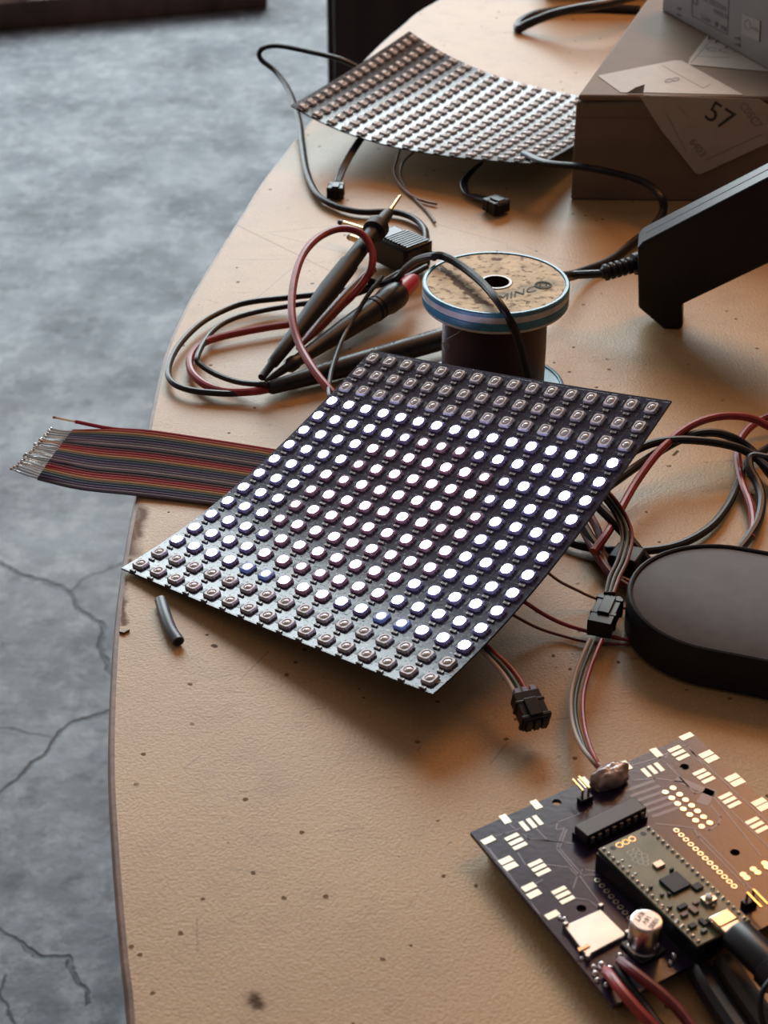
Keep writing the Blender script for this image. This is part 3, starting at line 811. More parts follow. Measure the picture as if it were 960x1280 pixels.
# dark flat sleeve with embossed text
sA, sB = at(334, 486, .005), at(566, 420, .008)
sl = empty('probe_sleeve', at(440, 455, 0), 'dark tapered probe barrel with embossed lettering beside the wire spool', 'probe')
b = MB(); b.lathe(sA, sB, [(0, .0022), (.02, .0034), (.2, .0042), (.4, .0052), (1, .0056)], 20, squash=.95); b.build('barrel', M['sleeve'], sl)
sd = (sB - sA).normalized(); sy = (V(0, 0, 1) - sd * sd.z).normalized()
un = sd.cross(V(0, -1, .0)); up = V(0, .42, .9).normalized()
tyv = up.cross(sd).normalized()
if tyv.y < 0: tyv = -tyv
for s_, tt, sz in (('CAT', .32, .0042), ('1000V', .62, .0052), ('MAX', .86, .0045)):
    cc = sA.lerp(sB, tt) + up * .0050
    text('embossed_text', s_, cc + up * .0006, sd, (V(0, .8, -.3)), sz, M['blackp'], sl, depth=.0002)

# ================================================================== POWER ADAPTER
f0 = V(.1428, .855, 0); ad = V(1, -.15, 0).normalized(); an_ = V(ad.y, -ad.x, 0)
if an_.y > 0: an_ = -an_
def pa(x, y): return atplane(x, y, f0, an_)
adp = empty('power_adapter', f0 + ad * .05, 'black power adapter brick raised on its foot at the right edge of the frame', 'adapter')
outp = [(797, 310), (803, 303), (960, 222), (1080, 160), (1082, 262), (960, 330), (853, 381), (854, 408), (850, 412), (830, 412), (798, 385)]
b = MB(); b.prism([pa(x, y) for x, y in outp], -an_ * .019); b.build('brick_shell', M['blackp'], adp, bevel=.0022, seg=3)
b = MB(); A, C = pa(806, 302), pa(1075, 163); off = -an_ * .010 
b.box((A + C) / 2 + off + V(0, 0, .00005), ((C - A).length, .0005, .0006), C - A, an_); b.build('seam', M['blackm'], adp)
b = MB(); sA = pa(799, 340) - an_ * .011; sB = at(752, 342, sA.z * .9)
b.lathe(sB, sA, [(0, .0026), (.05, .0030)] + [x for k in range(5) for x in ((.08 + k * .15, .0042), (.15 + k * .15, .0042), (.16 + k * .15, .0030), (.22 + k * .15, .0030))] + [(.84, .0055), (1.02, .0055)], 16)
b.build('strain_relief', M['blackm'], adp)
cable('cord', [sB + V(.003, 0, 0), at(735, 343, sB.z * .9), at(712, 344, sB.z * .85), at(690, 346, .035), at(660, 352, .018), at(640, 370, .006)], .0021, M['black'], parent=adp)
cable('curving_cable', [atplane(655, 192, (0, 1.035, 0), (0, 1, 0)), atplane(684, 204, (0, 1.012, 0), (0, 1, 0)), atplane(730, 209, (0, 1.006, 0), (0, 1, 0)), atplane(775, 218, (0, 1.004, 0), (0, 1, 0)), atplane(808, 229, (0, .998, 0), (0, 1, 0)), atplane(826, 246, (0, .985, 0), (0, 1, 0)), (829, 264, .009), (816, 284, .005), (790, 305, .004), (765, 325, .004), (735, 338, .005), (708, 346, .012), (680, 350, .02)], .0019,
      M['black'], 'flat black cord curving in front of the cardboard box towards the spool', flat=1.4)

# ================================================================== BLACK OVAL CASE (right)
PT = .018
pts_t = [at(x, y, PT) for x, y in ((922, 826), (867, 815), (831, 802), (800, 780))]
nearL = at(867, 815, PT); nearR = at(960, 833, PT)
dirn = (at(960, 833, PT) - at(880, 817.5, PT)).normalized()
pern = V(-dirn.y, dirn.x, 0)
rad = .0365
cenL = V(.1282, .5965, 0)
def stadium(r, z, c=cenL, ln=.085, n=28):
    o = []
    for k in range(n + 1):
        a = PI / 2 + PI * k / n
        o.append(c + dirn * (r * math.cos(a)) + pern * (r * math.sin(a)) + V(0, 0, z))
    c2 = c + dirn * ln
    for k in range(n + 1):
        a = -PI / 2 + PI * k / n
        o.append(c2 + dirn * (r * math.cos(a)) + pern * (r * math.sin(a)) + V(0, 0, z))
    return o
cs_ = empty('oval_case', cenL + dirn * .03, 'low black oval case with a flat grey felt-like top at the right edge', 'speaker')
def loft(rings, mi=0, close=True):
    b = MB(); n = len(rings[0]); vs = [p for r_ in rings for p in r_]; fs = []
    for j in range(len(rings) - 1):
        for i in range(n): i2 = (i + 1) % n; fs.append((j * n + i, j * n + i2, (j + 1) * n + i2, (j + 1) * n + i))
    fs.append(tuple(range(n))[::-1]); fs.append(tuple((len(rings) - 1) * n + i for i in range(n)))
    b.add(vs, fs, mi); return b
loft([stadium(rad - .002, 0), stadium(rad, .002), stadium(rad, .0165), stadium(rad - .0004, .0176), stadium(rad - .0012, .018), stadium(rad - .0019, .0176), stadium(rad - .0022, .0166)]).build('shell', M['blackm'], cs_)
felt = mat('grey_felt', (0.085, 0.078, 0.080), 0.8, var=.12, scale=120, bump=.00012, bscale=2500, sheen=.15)
loft([stadium(rad - .0023, .0160), stadium(rad - .0023, .0168), stadium(rad - .0026, .0170)]).build('top_pad', felt, cs_)

# ================================================================== WIRES ON THE RIGHT
hr = empty('wire_bundle', at(870, 600, 0), 'tangle of red and black wires leaving the right side of the lit panel', 'wires')
W_ = .0017
cable('wire', [(742, 690, .008), (760, 665, .010), (775, 638, .010), (797, 600, .012), (828, 560, .016), (862, 533, .018), (898, 521, .018), (935, 522, .016), (965, 535, .012), (1000, 552, .008)], W_ * 1.05, M['red'], parent=hr, plabel='red wire')
cable('wire', [(1000, 508, .010), (965, 519, .008), (940, 532, .006), (924, 552, .005), (922, 575, .004), (928, 605, .004), (938, 632, .004), (941, 655, .004), (938, 672, .004)], W_ * 1.05, M['red'], parent=hr, plabel='red wire')
cable('wire', [(740, 602, .012), (775, 575, .014), (810, 556, .016), (845, 550, .017), (885, 552, .016), (920, 559, .013), (942, 570, .010), (965, 590, .008), (990, 612, .006)], W_ * 1.1, M['black'], parent=hr)
cable('wire', [(755, 612, .009), (800, 580, .011), (845, 552, .014), (880, 541, .016), (910, 545, .014), (938, 562, .008), (962, 592, .005), (985, 620, .005)], W_ * 1.15, M['black'], parent=hr)
cable('wire', [(985, 545, .006), (960, 560, .005), (935, 577, .004), (924, 600, .003), (912, 628, .003), (893, 654, .003), (868, 672, .003), (838, 684, .003), (800, 689, .003), (765, 688, .003), (725, 682, .003), (690, 668, .003)], W_ * 1.05, M['black'], parent=hr)
cable('wire', [(970, 575, .010), (940, 571, .010), (937, 585, .008), (947, 605, .005), (952, 625, .004), (948, 650, .004), (936, 672, .004), (922, 690, .004)], W_ * 1.2, M['sleeve'], parent=hr)
cable('wire', [(735, 640, .008), (748, 665, .006), (752, 690, .005), (763, 715, .004), (785, 728, .003), (810, 735, .003)], W_, M['dred'], parent=hr)
cable('wire', [(728, 655, .008), (742, 678, .006), (758, 698, .004), (780, 708, .003), (805, 712, .003)], W_ * 1.2, M['black'], parent=hr)
cable('wire', [(745, 630, .014), (765, 650, .012), (785, 672, .009), (800, 690, .006), (812, 704, .003)], W_ * 1.2, M['blackm'], parent=hr)
cable('wire', [(730, 665, .006), (745, 692, .005), (768, 722, .004), (800, 742, .003), (815, 748, .003)], W_ * 1.0, M['dred'], parent=hr)
b = MB(); b.box(at(783, 700, .0045), (.012, .012, .008), V(1, -.5, 0), V(.5, 1, 0)); b.build('cable_joint', M['blackm'], hr, bevel=.001)
tan = mat('thin_tan_wire', (.20, .10, .07), .45)
cable('tan_wire', [(680, 712, .012), (700, 727, .009), (722, 738, .006), (742, 747, .004), (795, 765, .002)], .0006, tan, 'thin tan wire running from the lit panel towards the white-and-red plug joint', 'wire')
cable('red_wire', [(655, 752, .010), (680, 768, .006), (705, 780, .0035), (735, 789, .002), (770, 797, .002), (797, 801, .002)], .00085, M['red'], 'thin red wire running under the plug joint to the oval case', 'wire')
cable('dark_wire', [(640, 768, .008), (670, 784, .004), (700, 794, .002), (740, 803, .0015), (795, 806, .0012)], .0006, M['dred'], 'thinnest dark wire below the red one, between lit panel and oval case', 'wire')

# three-wire lead with inline connector, going to the circuit board
jst = empty('plug_lead', at(755, 770, 0), 'three-wire lead with inline black plug joint running down to the circuit board', 'cable')
white_w = mat('white_wire', (.42, .35, .29), .45); green_w = mat('green_wire', (.03, .07, .06), .45)
for k, m_ in enumerate((white_w, green_w, M['red'])):
    o_ = (k - 1) * 6.0
    cable('wire', [(738 + o_ * .6, 600, .026), (757 + o_, 618, .024), (776 + o_, 645, .018), (784 + o_, 672, .014), (778 + o_, 700, .012), (768 + o_, 722, .011), (762 + o_ * .8, 742, .011)], .00085, (M['sleeve'], green_w, M['dred'])[k], parent=jst)
    low = {0: [(737, 800, .008), (722, 835, .008), (714, 870, .008), (716, 905, .008), (728, 935, .010), (748, 956, .012), (765, 968, .010)],
           1: [(742, 802, .008), (727, 840, .008), (719, 875, .008), (721, 905, .008), (732, 938, .010), (745, 956, .011), (757, 970, .010)],
           2: [(752, 800, .008), (738, 835, .009), (729, 870, .010), (730, 905, .011), (738, 935, .012), (747, 955, .012), (753, 972, .010)]}[k]
    cable('wire', low, .00085, m_, parent=jst)
cX = at(768, 745, .008) - at(742, 802, .008)
connector(jst, at(756, 770, .0075), cX, (.019, .0092, .0068), 3)

# lead hanging off the near corner of the lit panel
hl = empty('plug_lead', at(650, 860, 0), 'short three-wire lead with a small black plug hanging below the lit panel corner', 'cable')
for k, m_ in enumerate((white_w, green_w, M['red'])):
    o_ = (k - 1) * 8
    cable('wire', [(585 + o_ * .5, 790, .020), (607 + o_ * .8, 812, .018), (628 + o_, 832, .016), (642 + o_, 850, .015), (652 + o_, 868, .014)], .0009, m_, parent=hl)
cc = at(663, 887, .012)
cXd = (at(668, 905, .010) - at(652, 868, .014)).normalized()
connector(hl, cc, cXd, (.0125, .0098, .0065), 3)
b = MB()
for k in range(3):
    b.box(cc - cXd * .0058 + cXd.cross(V(0, 0, 1)).normalized() * (k - 1) * .0030 + V(0, 0, .0018), (.003, .0018, .0030), cXd, V(-cXd.y, cXd.x, 0))
b.build('crimp_terminal', mat('bluish_crimp', (.35, .42, .62), .3, .6), hl)

# plugs and wires under the unlit panel
l1 = empty('plug_lead', at(425, 225, 0), 'short dark lead with a small black plug beneath the left corner of the unlit panel', 'cable')
for k in (-1, 0, 1): cable('wire', [(452 + k * 3, 172, .016), (440 + k * 3, 190, .012), (428 + k * 3, 212, .007), (422 + k * 2.5, 228, .005)], .0010, (M['black'], M['sleeve'], M['black'])[k + 1], parent=l1)
connector(l1, at(420, 238, .0042), at(418, 246, .004) - at(424, 226, .004), (.0110, .0085, .0062), 3)
l2 = empty('wire_pair', at(515, 235, 0), 'two thin loose wires with bare ends, reddish and tan, under the unlit panel', 'wire')
cable('wire', [(500, 185, .010), (496, 200, .008), (493, 214, .004), (500, 230, .0015), (515, 245, .0015), (532, 252, .0015), (546, 255, .0015)], .0008, tan, parent=l2, plabel='reddish wire')
cable('wire', [(517, 190, .008), (504, 203, .006), (501, 218, .003), (508, 236, .0012), (520, 250, .0012), (534, 264, .0012), (544, 278, .0012)], .0007, mat('tan_wire', (.16, .12, .08), .5), parent=l2, plabel='tan wire')
l3 = empty('plug_lead', at(605, 245, 0), 'short grey lead with a ribbed black plug lying in front of the unlit panel', 'cable')
for k in (-1, 0, 1): cable('wire', [(603, 203, .010), (590 - k * 2, 214, .007), (580 - k * 3, 228, .003), (584 - k * 2, 242, .0025), (598, 247 + k * 2.5, .003), (612, 250 + k * 2.5, .004)], .0009, M['sleeve'], parent=l3)
cX = at(636, 262, .004) - at(604, 248, .004)
connector(l3, at(620, 256, .0048), cX, (.0115, .0105, .0068), 5)

# cord and case at the top of the bench
cable('folded_cable', [(800, -6, .02), (760, 4, .022), (720, 11, .02), (690, 18, .014), (660, 30, .006), (648, 36, .003), (650, 28, .003), (668, 18, .003), (700, 13, .003), (740, 10, .003), (800, 12, .003)], .0030, M['black'], 'thick black cord folded back on itself at the top of the bench')
cpos = at(735, 8, 0)
b = MB(); b.box(cpos + V(.012, .05, .022), (.085, .06, .044)); b.box(cpos + V(.012, .05, .046), (.07, .045, .006))
tag(b.build('equipment_case', M['blackm'], bevel=.004), 'black case standing at the top edge behind the folded cord', 'case')

# ================================================================== RIBBON CABLE
rb = empty('ribbon_cable', at(240, 585, 0), 'wide multicoloured ribbon cable hanging over the bench edge with splayed tinned wire ends', 'cable')
cols = [(.075, .018, .018), (.20, .014, .022), (.24, .05, .03), (.26, .15, .06), (.04, .055, .045), (.022, .035, .065), (.06, .04, .075), (.085, .075, .085), (.17, .14, .14), (.008, .008, .012)]
rm = [mat('ribbon_wire', tuple(k * 1.5 + .008 for k in c), .58, spec=.22) for c in cols]
NW = 27
def L2(a, c, t): return (a[0] + (c[0] - a[0]) * t, a[1] + (c[1] - a[1]) * t)
for i in range(NW):
    t_ = i / (NW - 1); j = random.uniform(-1, 1)
    tipp = L2((68, 534), (17, 586), t_)
    if i == 0: tipp = (69, 522)
    tipp = (tipp[0] + j * 3, tipp[1] + random.uniform(-.5, .5))
    k1 = L2((92, 537), (48, 598), t_); k1 = (k1[0], k1[1] - 7 * math.sin(PI * t_) * .4)
    if i == 0: k1 = (94, 527)
    k2 = L2((140, 536), (100, 610), t_); k3 = L2((190, 540), (165, 617), t_); k4 = L2((265, 551), (225, 624), t_); k5 = L2((340, 563), (285, 632), t_); k6 = L2((400, 573), (345, 642), t_)
    z0 = .0013
    zz = .003 + .003 * math.sin(PI * t_) + random.uniform(0, .0012)
    pts = [(*k1, zz + (.004 if i == 0 else 0)), (*k2, .0032), (*k3, z0 + .0004), (*k4, z0), (*k5, z0), (*k6, z0)]
    P = [at(*q) for q in pts]
    b = MB(); b.tube(P, .00088, 8, sub=5); wobj = b.build('wire', rm[(i + 1) % 10], rb)
    tp = at(*tipp, zz + .001 * j + (.005 if i == 0 else 0))
    b = MB(); b.tube([P[0] + (P[0] - tp) * -.02, P[0].lerp(tp, .5) + V(0, 0, .0005 * j), tp], .00042, 5, sub=4)
    b.dome(tp, .0008, .0009, tp - P[0], 6, 2); b.dome(tp, .0008, .0006, P[0] - tp, 6, 2)
    b.build('tinned_end', M['copper'] if i in (0, 9) else M['tin'], wobj)

# ================================================================== SMALL BITS
b = MB(); hp = [at(201, 750, .0022), at(207, 770, .0026), at(214, 788, .0024), at(223, 802, .0022)]
b.tube(hp, .0021, 14, flat=1.15)
hs = empty('heat_shrink_tube', at(212, 778, 0), 'short offcut of dark grey heat shrink tube near the left bench edge', 'tube')
b.build('tube_wall', mat('grey_tube', (.045, .055, .068), .38, var=.2, scale=300), hs)
dv = (hp[-1] - hp[-2]).normalized(); b = MB(); b.lathe(hp[-1] - dv * .0002, hp[-1] + dv * .0001, [(0, .0017), (1, .0017)], 12, squash=.75); b.build('bore', mat('bore_black', (.003, .003, .004), .8), hs)
b = MB(); q = at(155, 791, 0); b.prism([q + V(-.0018, -.0006, 0), q + V(-.0008, .0008, 0), q + V(.0022, .0008, 0), q + V(.0014, .0002, 0), q + V(.0003, -.0012, 0)], (0, 0, .0010))
tag(b.build('debris_chip', M['rim'], bevel=.0001), 'tiny dark chip of debris at the bench edge beside the tube offcut', 'debris')

# ================================================================== PURPLE-BLACK CIRCUIT BOARD
ZT = .008
cL = at(588, 1040, ZT); cT = at(866, 916, ZT); cB = at(766, 1257, ZT)
ex = (cT - cL).normalized(); ey = (cB - cL).normalized()          # along the top edge, down the left edge
Wd = (cT - cL).length; Hd = (cB - cL).length
mb = empty('circuit_board', (cL + cT + cB + (cT + cB - cL)) / 4 - V(0, 0, ZT), 'dark purple-black circuit board with gold pads at the lower right of the bench', 'circuit board')
pm, nt, bs = newmat('purple_soldermask')
p = flatpos(nt)
c = mixc(nt, noise(nt, p, 60, 4)[0], (.018, .012, .034), (.026, .016, .042))
nt.links.new(c, bs.inputs['Base Color']); bs.inputs['Roughness'].default_value = .21; bs.inputs['Specular IOR Level'].default_value = .5
bp = nt.nodes.new('ShaderNodeBump'); bp.inputs['Strength'].default_value = .3; bp.inputs['Distance'].default_value = .0001
nt.links.new(noise(nt, p, 500, 3)[1], bp.inputs['Height']); nt.links.new(bp.outputs[0], bs.inputs['Normal'])
# board as a filled curve so that its holes are real
def st(P):      # world -> board coordinates
    q = P - cL; det = ex.x * ey.y - ex.y * ey.x
    return ((q.x * ey.y - q.y * ey.x) / det, (ex.x * q.y - ex.y * q.x) / det)
def bw(s, t_, z=0): return cL + ex * s + ey * t_ + V(0, 0, z)
def C5(x, y): return (740 + x * 220 / 960, 900 + y * 220 / 960)
def C4(x, y): return (580 + x * 200 / 960, 900 + y * 250 / 1200)
def CM_(x, y): return (680 + x * 280 / 960, 960 + y * 280 / 960)
holes = [C5(505, 255), C5(780, 722), C4(557, 493), C4(705, 1130)]
outline = [(0, 0), (Wd, 0), (Wd + .0005, Hd), (0, Hd)]
ntl = st(at(850, 1213, ZT))
cu = bpy.data.curves.new('pcbc', 'CURVE'); cu.dimensions = '2D'; cu.fill_mode = 'BOTH'; cu.extrude = .0008
def addspl(pts):
    s_ = cu.splines.new('POLY'); s_.points.add(len(pts) - 1)
    for i, q in enumerate(pts): s_.points[i].co = (q[0], q[1], 0, 1)
    s_.use_cyclic_u = True
addspl([(bw(*q).x, bw(*q).y) for q in outline])
for hx, hy in holes:
    h_ = at(hx, hy, ZT); addspl([(h_.x + .0016 * math.cos(a), h_.y + .0016 * math.sin(a)) for a in [2 * PI * k / 24 for k in range(24)]])
t = bpy.data.objects.new('t', cu); COL.objects.link(t)
me = bpy.data.meshes.new_from_object(t.evaluated_get(bpy.context.evaluated_depsgraph_get())); bpy.data.objects.remove(t, do_unlink=True)
b = MB(); b.add([V(v.co.x, v.co.y, v.co.z + ZT - .0008) for v in me.vertices], [tuple(q.vertices) for q in me.polygons]); b.build('board', pm, mb)
# short feet under the board
for s_, t_ in ((.006, .006), (Wd - .006, .006), (.006, Hd - .006), (Wd - .006, Hd - .006)):
    q = bw(s_, t_); b = MB(); b.lathe(V(q.x, q.y, 0), V(q.x, q.y, ZT - .0016), [(0, .002), (1, .002)], 10); b.build('standoff', M['blackp'], mb)
# traces
trm = mat('soldermask_trace', (.075, .055, .095), .30, spec=.7)
b = MB()
def trace(pts, wd=.0004, conv=None):
    P = [at(*(conv(*q) if conv else q), ZT) for q in pts]
    for A_, B_ in zip(P, P[1:]):
        dv = B_ - A_; b.box((A_ + B_) / 2 + V(0, 0, .00003), (dv.length + wd, wd, .00006), dv, V(-dv.y, dv.x, 0))
for tr in ([(700, 560), (560, 615), (550, 660), (600, 650)], [(190, 695), (240, 685), (340, 650)], [(360, 690), (390, 715), (560, 730), (660, 742)], [(380, 710), (600, 737)], [(435, 655), (495, 715)],
           [(600, 655), (555, 770), (690, 930), (830, 1120)], [(615, 660), (572, 770), (720, 940)], [(500, 868), (630, 885), (680, 935), (655, 1010)], [(690, 915), (720, 895), (810, 912)], [(700, 930), (820, 930)],
           [(325, 800), (370, 870)], [(470, 960), (380, 1010)], [(670, 1070), (750, 1080), (800, 1120)], [(150, 770), (450, 1160)], [(270, 620), (300, 650)], [(120, 745), (400, 1100)]):
    trace(tr, .00045, C4)
for tr in ([(210, 250), (370, 205), (480, 140), (520, 140), (600, 240)], [(230, 330), (340, 318), (500, 340)], [(400, 205), (420, 180)], [(410, 240), (560, 400), (640, 390), (920, 740)], [(520, 150), (960, 560)], [(650, 470), (700, 530), (690, 570), (640, 600), (350, 565)],
           [(560, 600), (580, 640), (830, 900)], [(585, 620), (850, 890)], [(660, 400), (960, 690)], [(830, 880), (900, 960)]):
    trace(tr, .0006, C5)
for k in range(6): trace([(190 + k * 30, 385 + k * 28), (330 + k * 30, 335 + k * 28)], .0014, C5)
trace([(480, 330), (640, 395)], .003, C5); trace([(640, 395), (610, 440)], .004, C5)
b.build('copper_traces', trm, mb, kind='stuff')
# gold pads
padh = MB(); padh.box((0, 0, .00006), (.0052, .00165, .00014)); pme = padh.mesh('pad', mat('tinned_pad', (.60, .58, .48), .42, .7), (0, 0, 0))
def pad(px_, vert=False, sx=1.0, sy=1.0, me_=None):
    P = at(*px_, ZT); X_ = ey if vert else ex
    o = bpy.data.objects.new('pad', me_ or pme); COL.objects.link(o); o.parent = mb
    o.location = P - wloc(mb); o.rotation_euler = (0, 0, math.atan2(X_.y, X_.x)); o.scale = (sx, sy, 1)
for x, y in ((515, 90), (450, 158), (472, 180), (496, 203), (585, 285), (610, 305), (635, 328), (622, 187), (653, 213), (765, 315), (795, 342), (727, 415), (750, 438), (777, 462), (910, 448), (940, 475), (873, 550), (900, 573), (928, 598)):
    pad(C5(x, y), sy=1.5 if (x, y) in ((515, 90), (622, 187), (653, 213), (765, 315), (795, 342), (910, 448), (940, 475)) else 1)
for x, y in ((295, 288), (330, 272), (366, 257)): pad(C5(x, y), True, .9)
for x, y in ((185, 248), (350, 178)): pad(C5(x, y), True, .9, 1.6)
for x, y in ((145, 722), (250, 843), (280, 878), (390, 1003), (420, 1045), (530, 1170)): pad(C4(x, y), sx=.9, sy=1.5)
for x, y in ((287, 702), (312, 730), (336, 757), (427, 860), (450, 887), (476, 914), (570, 1022), (594, 1050), (620, 1080)): pad(C4(x, y), sx=1.0)
for x, y in ((247, 595), (433, 508)): pad(C4(x, y), True, .85, 1.6)
for x, y in ((362, 638), (405, 620), (443, 602)): pad(C4(x, y), True, .95)
rnd = MB(); rnd.lathe((0, 0, 0), (0, 0, .0002), [(0, .0011), (1, .0011)], 12); rme = rnd.mesh('round_pad', mat('gold_pad', (.85, .72, .50), .28, .9), (0, 0, 0))
for x, y in ((400, 395), (435, 427), (467, 458), (498, 487), (533, 518), (565, 549), (598, 582), (442, 372), (478, 407), (510, 437), (543, 468), (575, 498), (608, 530), (642, 562), (825, 845), (843, 862), (880, 815), (903, 833), (942, 783), (955, 803)):
    pad(C5(x, y), True, 1, 1, rme)
ring = MB()
ring.lathe((0, 0, 0), (0, 0, .0002), [(0, .0010), (1, .0010), (1, .0006), (0, .0006)], 14, caps=False)
gme = ring.mesh('ring_pad', mat('ring_gold', (.85, .72, .52), .3, .9), (0, 0, 0))
for k in range(13):
    pad(L2(C5(460, 603), C5(775, 908), k / 12), True, 1, 1, gme)
for k in range(9):
    pad(L2(C4(800, 963), C4(978, 1170), k / 8 * 1.25), True, 1, 1, gme)
# solder blobs by the board edge
sol = mat('solder_blob', (.75, .76, .78), .16, 1)
for x, y, r_ in ((798, 1142, 1.2), (744, 1218, 1.1), (752, 1208, 1.4), (762, 1214, 1.6), (778, 1203, 1.6), (775, 1196, 1.1), (742, 1210, 1.0), (747, 1226, .9), (758, 1232, .9), (843, 1196, 1.1), (838, 1205, 1.0), (1, 1, 0), (727, 1199, .7), (700, 1148, .7), (706, 1150, .9)):
    if not r_: continue
    b = MB(); b.dome(at(x, y, ZT), .001 * r_, .0013 * r_, seg=10); b.build('solder_joint', sol, mb)

# DIP chip in a socket
zc = ZT
ic0 = at(718, 1032, zc + .0052); ic1 = at(792, 996, zc + .0052)
ix = (ic1 - ic0).normalized(); il = (ic1 - ic0).length; iy = V(ix.y, -ix.x, 0)
iw = .0066
ic = MB(); cc = (ic0 + ic1) / 2 + iy * iw * .5; cc.z = zc + .0036
icp = ic.box(cc, (il, iw, .0034), ix, iy).build('chip_package', mat('epoxy_black', (.020, .018, .022), .45, var=.2, scale=200), mb, bevel=.0004)
b = MB(); b.box(V(cc.x, cc.y, zc + .001), (il * 1.0, iw * 1.25, .002), ix, iy); b.build('chip_socket', M['blackp'], mb)
for k in range(8):
    for s_ in (-1, 1):
        q = cc + ix * ((k - 3.5) * il / 8.3) + iy * s_ * (iw * .5 + .0004)
        b = MB(); b.box(V(q.x, q.y, zc + .0032), (.0014, .0004, .0022), ix, iy); b.box(V(q.x, q.y, zc + .0013), (.0006, .0004, .0026), ix, iy); b.box(V(q.x, q.y, zc + .0042) - iy * s_ * .0006, (.0014, .0013, .0003), ix, iy)
        b.build('pin', M['dull'], icp)
# glue blob
b = MB(); gc = at(762, 978, ZT)
bmx = bmesh.new(); bmesh.ops.create_icosphere(bmx, subdivisions=4, radius=1)
from mathutils import noise as mn
vs = []
for v_ in bmx.verts:
    k = 1 + .32 * mn.noise(v_.co * 1.6 + V(3, 1, 2)) + .14 * mn.noise(v_.co * 4)
    vs.append(gc + ex * (v_.co.x * .0070 * k) + ey * (v_.co.y * .0045 * k) + V(0, 0, max(-.0001, v_.co.z * .0052 * k + .002)))
b.add(vs, [tuple(x.index for x in f_.verts) for f_ in bmx.faces]); bmx.free()
b.build('glue_blob', mat('hot_glue', (.34, .25, .22), .22, sss=.3, coat=.3, var=.15, scale=250), mb, sharp=180)
# right-angle header beside the chip
def header(c_, n_, X_, pins, name='pin_header', L_=.008):
    hb = MB(); Xn = Vector(X_).normalized(); Yn = V(-Xn.y, Xn.x, 0)
    hb.box(c_ + V(0, 0, .00125), (n_ * .00254, .0025, .0025), Xn, Yn); ho = hb.build(name, M['blackp'], mb, bevel=.0002)
    for k in range(n_):
        q = c_ + Xn * ((k - (n_ - 1) / 2) * .00254)
        pb = MB(); pb.box(q + V(0, 0, .0030), (.0006, .0006, .006), Xn, Yn); pb.box(q + pins * (L_ / 2) + V(0, 0, .0058), (L_, .0006, .0006), pins, pins.cross(V(0, 0, 1))); pb.build('pin', M['gold'], ho)
header(at(731, 1003, ZT), 2, ex, (-ey), L_=.0062)
header(at(936, 1132, ZT), 2, ex, ey, L_=.007)
# pale solder pads behind the header
pad((731, 978), True, 1.0, 1.8)
# memory card slot
sdp = [at(705, 1157, ZT + .0017), at(751, 1136, ZT + .0017), at(783, 1168, ZT + .0017), at(733, 1195, ZT + .0017)]
ss = empty('card_slot', V(0, 0, 0), '', ''); del ss['label']; del ss['category']
ss.parent = mb; ss.location = (sdp[0] + sdp[2]) / 2 - V(0, 0, .0017) - wloc(mb)
b = MB(); b.prism([p_ - V(0, 0, .0017) for p_ in sdp], (0, 0, .0017)); b.build('shell', M['steel'], ss, bevel=.0003)
b = MB(); q = at(731, 1186, ZT + .0019); b.prism([q + ex * -.0022, q + ex * .0022, q + ex * .0016 - ey * .0012, q - ey * .0008, q - ex * .0018 - ey * .0014], (0, 0, .0002)); b.build('contact_spring', M['copper'], ss)
for x, y in ((751, 1134), (707, 1157), (735, 1197), (784, 1167)):
    b = MB(); b.box(at(x, y, ZT + .0012), (.0016, .0012, .0024), ex, ey); b.build('tab', M['steel'], ss, bevel=.0002)
# electrolytic capacitor
ec = at(808, 1150, ZT + .0120); ecb = V(ec.x, ec.y, ZT + .0005)
ecap = MB(); ecap.lathe(ecb, V(ec.x, ec.y, ZT + .0120), [(0, .0049), (.10, .0050), (.14, .0046), (.19, .0046), (.23, .0050), (.94, .0050), (.985, .0047), (1, .0042)], 36)
eco = ecap.build('electrolytic_capacitor', mat('aluminium_can', (.62, .57, .55), .26, 1, var=.1, scale=150), mb)
b = MB(); b.box(V(ec.x, ec.y, ZT + .0006), (.0104, .0104, .0012), ex, ey); b.build('base', M['blackp'], eco, bevel=.0005)
b = MB(); b.lathe(V(ec.x, ec.y, ZT + .0120), V(ec.x, ec.y, ZT + .01205), [(0, .0042), (1, .0042)], 30); b.build('top_face', mat('can_top', (.58, .54, .52), .35, .6), eco)
tX = -(ex * .35 + V(0, 1, 0)).normalized(); tX = V(-.78, -.62, 0).normalized(); tX = V(-.55, -.83, 0).normalized()
tY = V(-tX.y, tX.x, 0)
for s_, k in (('1000', 1), ('16V', 0), ('RVT', -1)):
    text('printed_text', s_, V(ec.x, ec.y, ZT + .0121) + tY * k * .0024, tX, tY, .0025, ink, eco)
b = MB(); b.lathe(V(ec.x, ec.y, ZT + .01206), V(ec.x, ec.y, ZT + .01209), [(0, .0012), (1, .0012)], 3)

# microcontroller board on headers ---------------------------------
ZP = .0165
pc0 = at(748, 1061, ZP); pc1 = at(811, 1031.5, ZP)
px_ = (pc1 - pc0).normalized(); py_ = V(px_.y, -px_.x, 0).normalized()
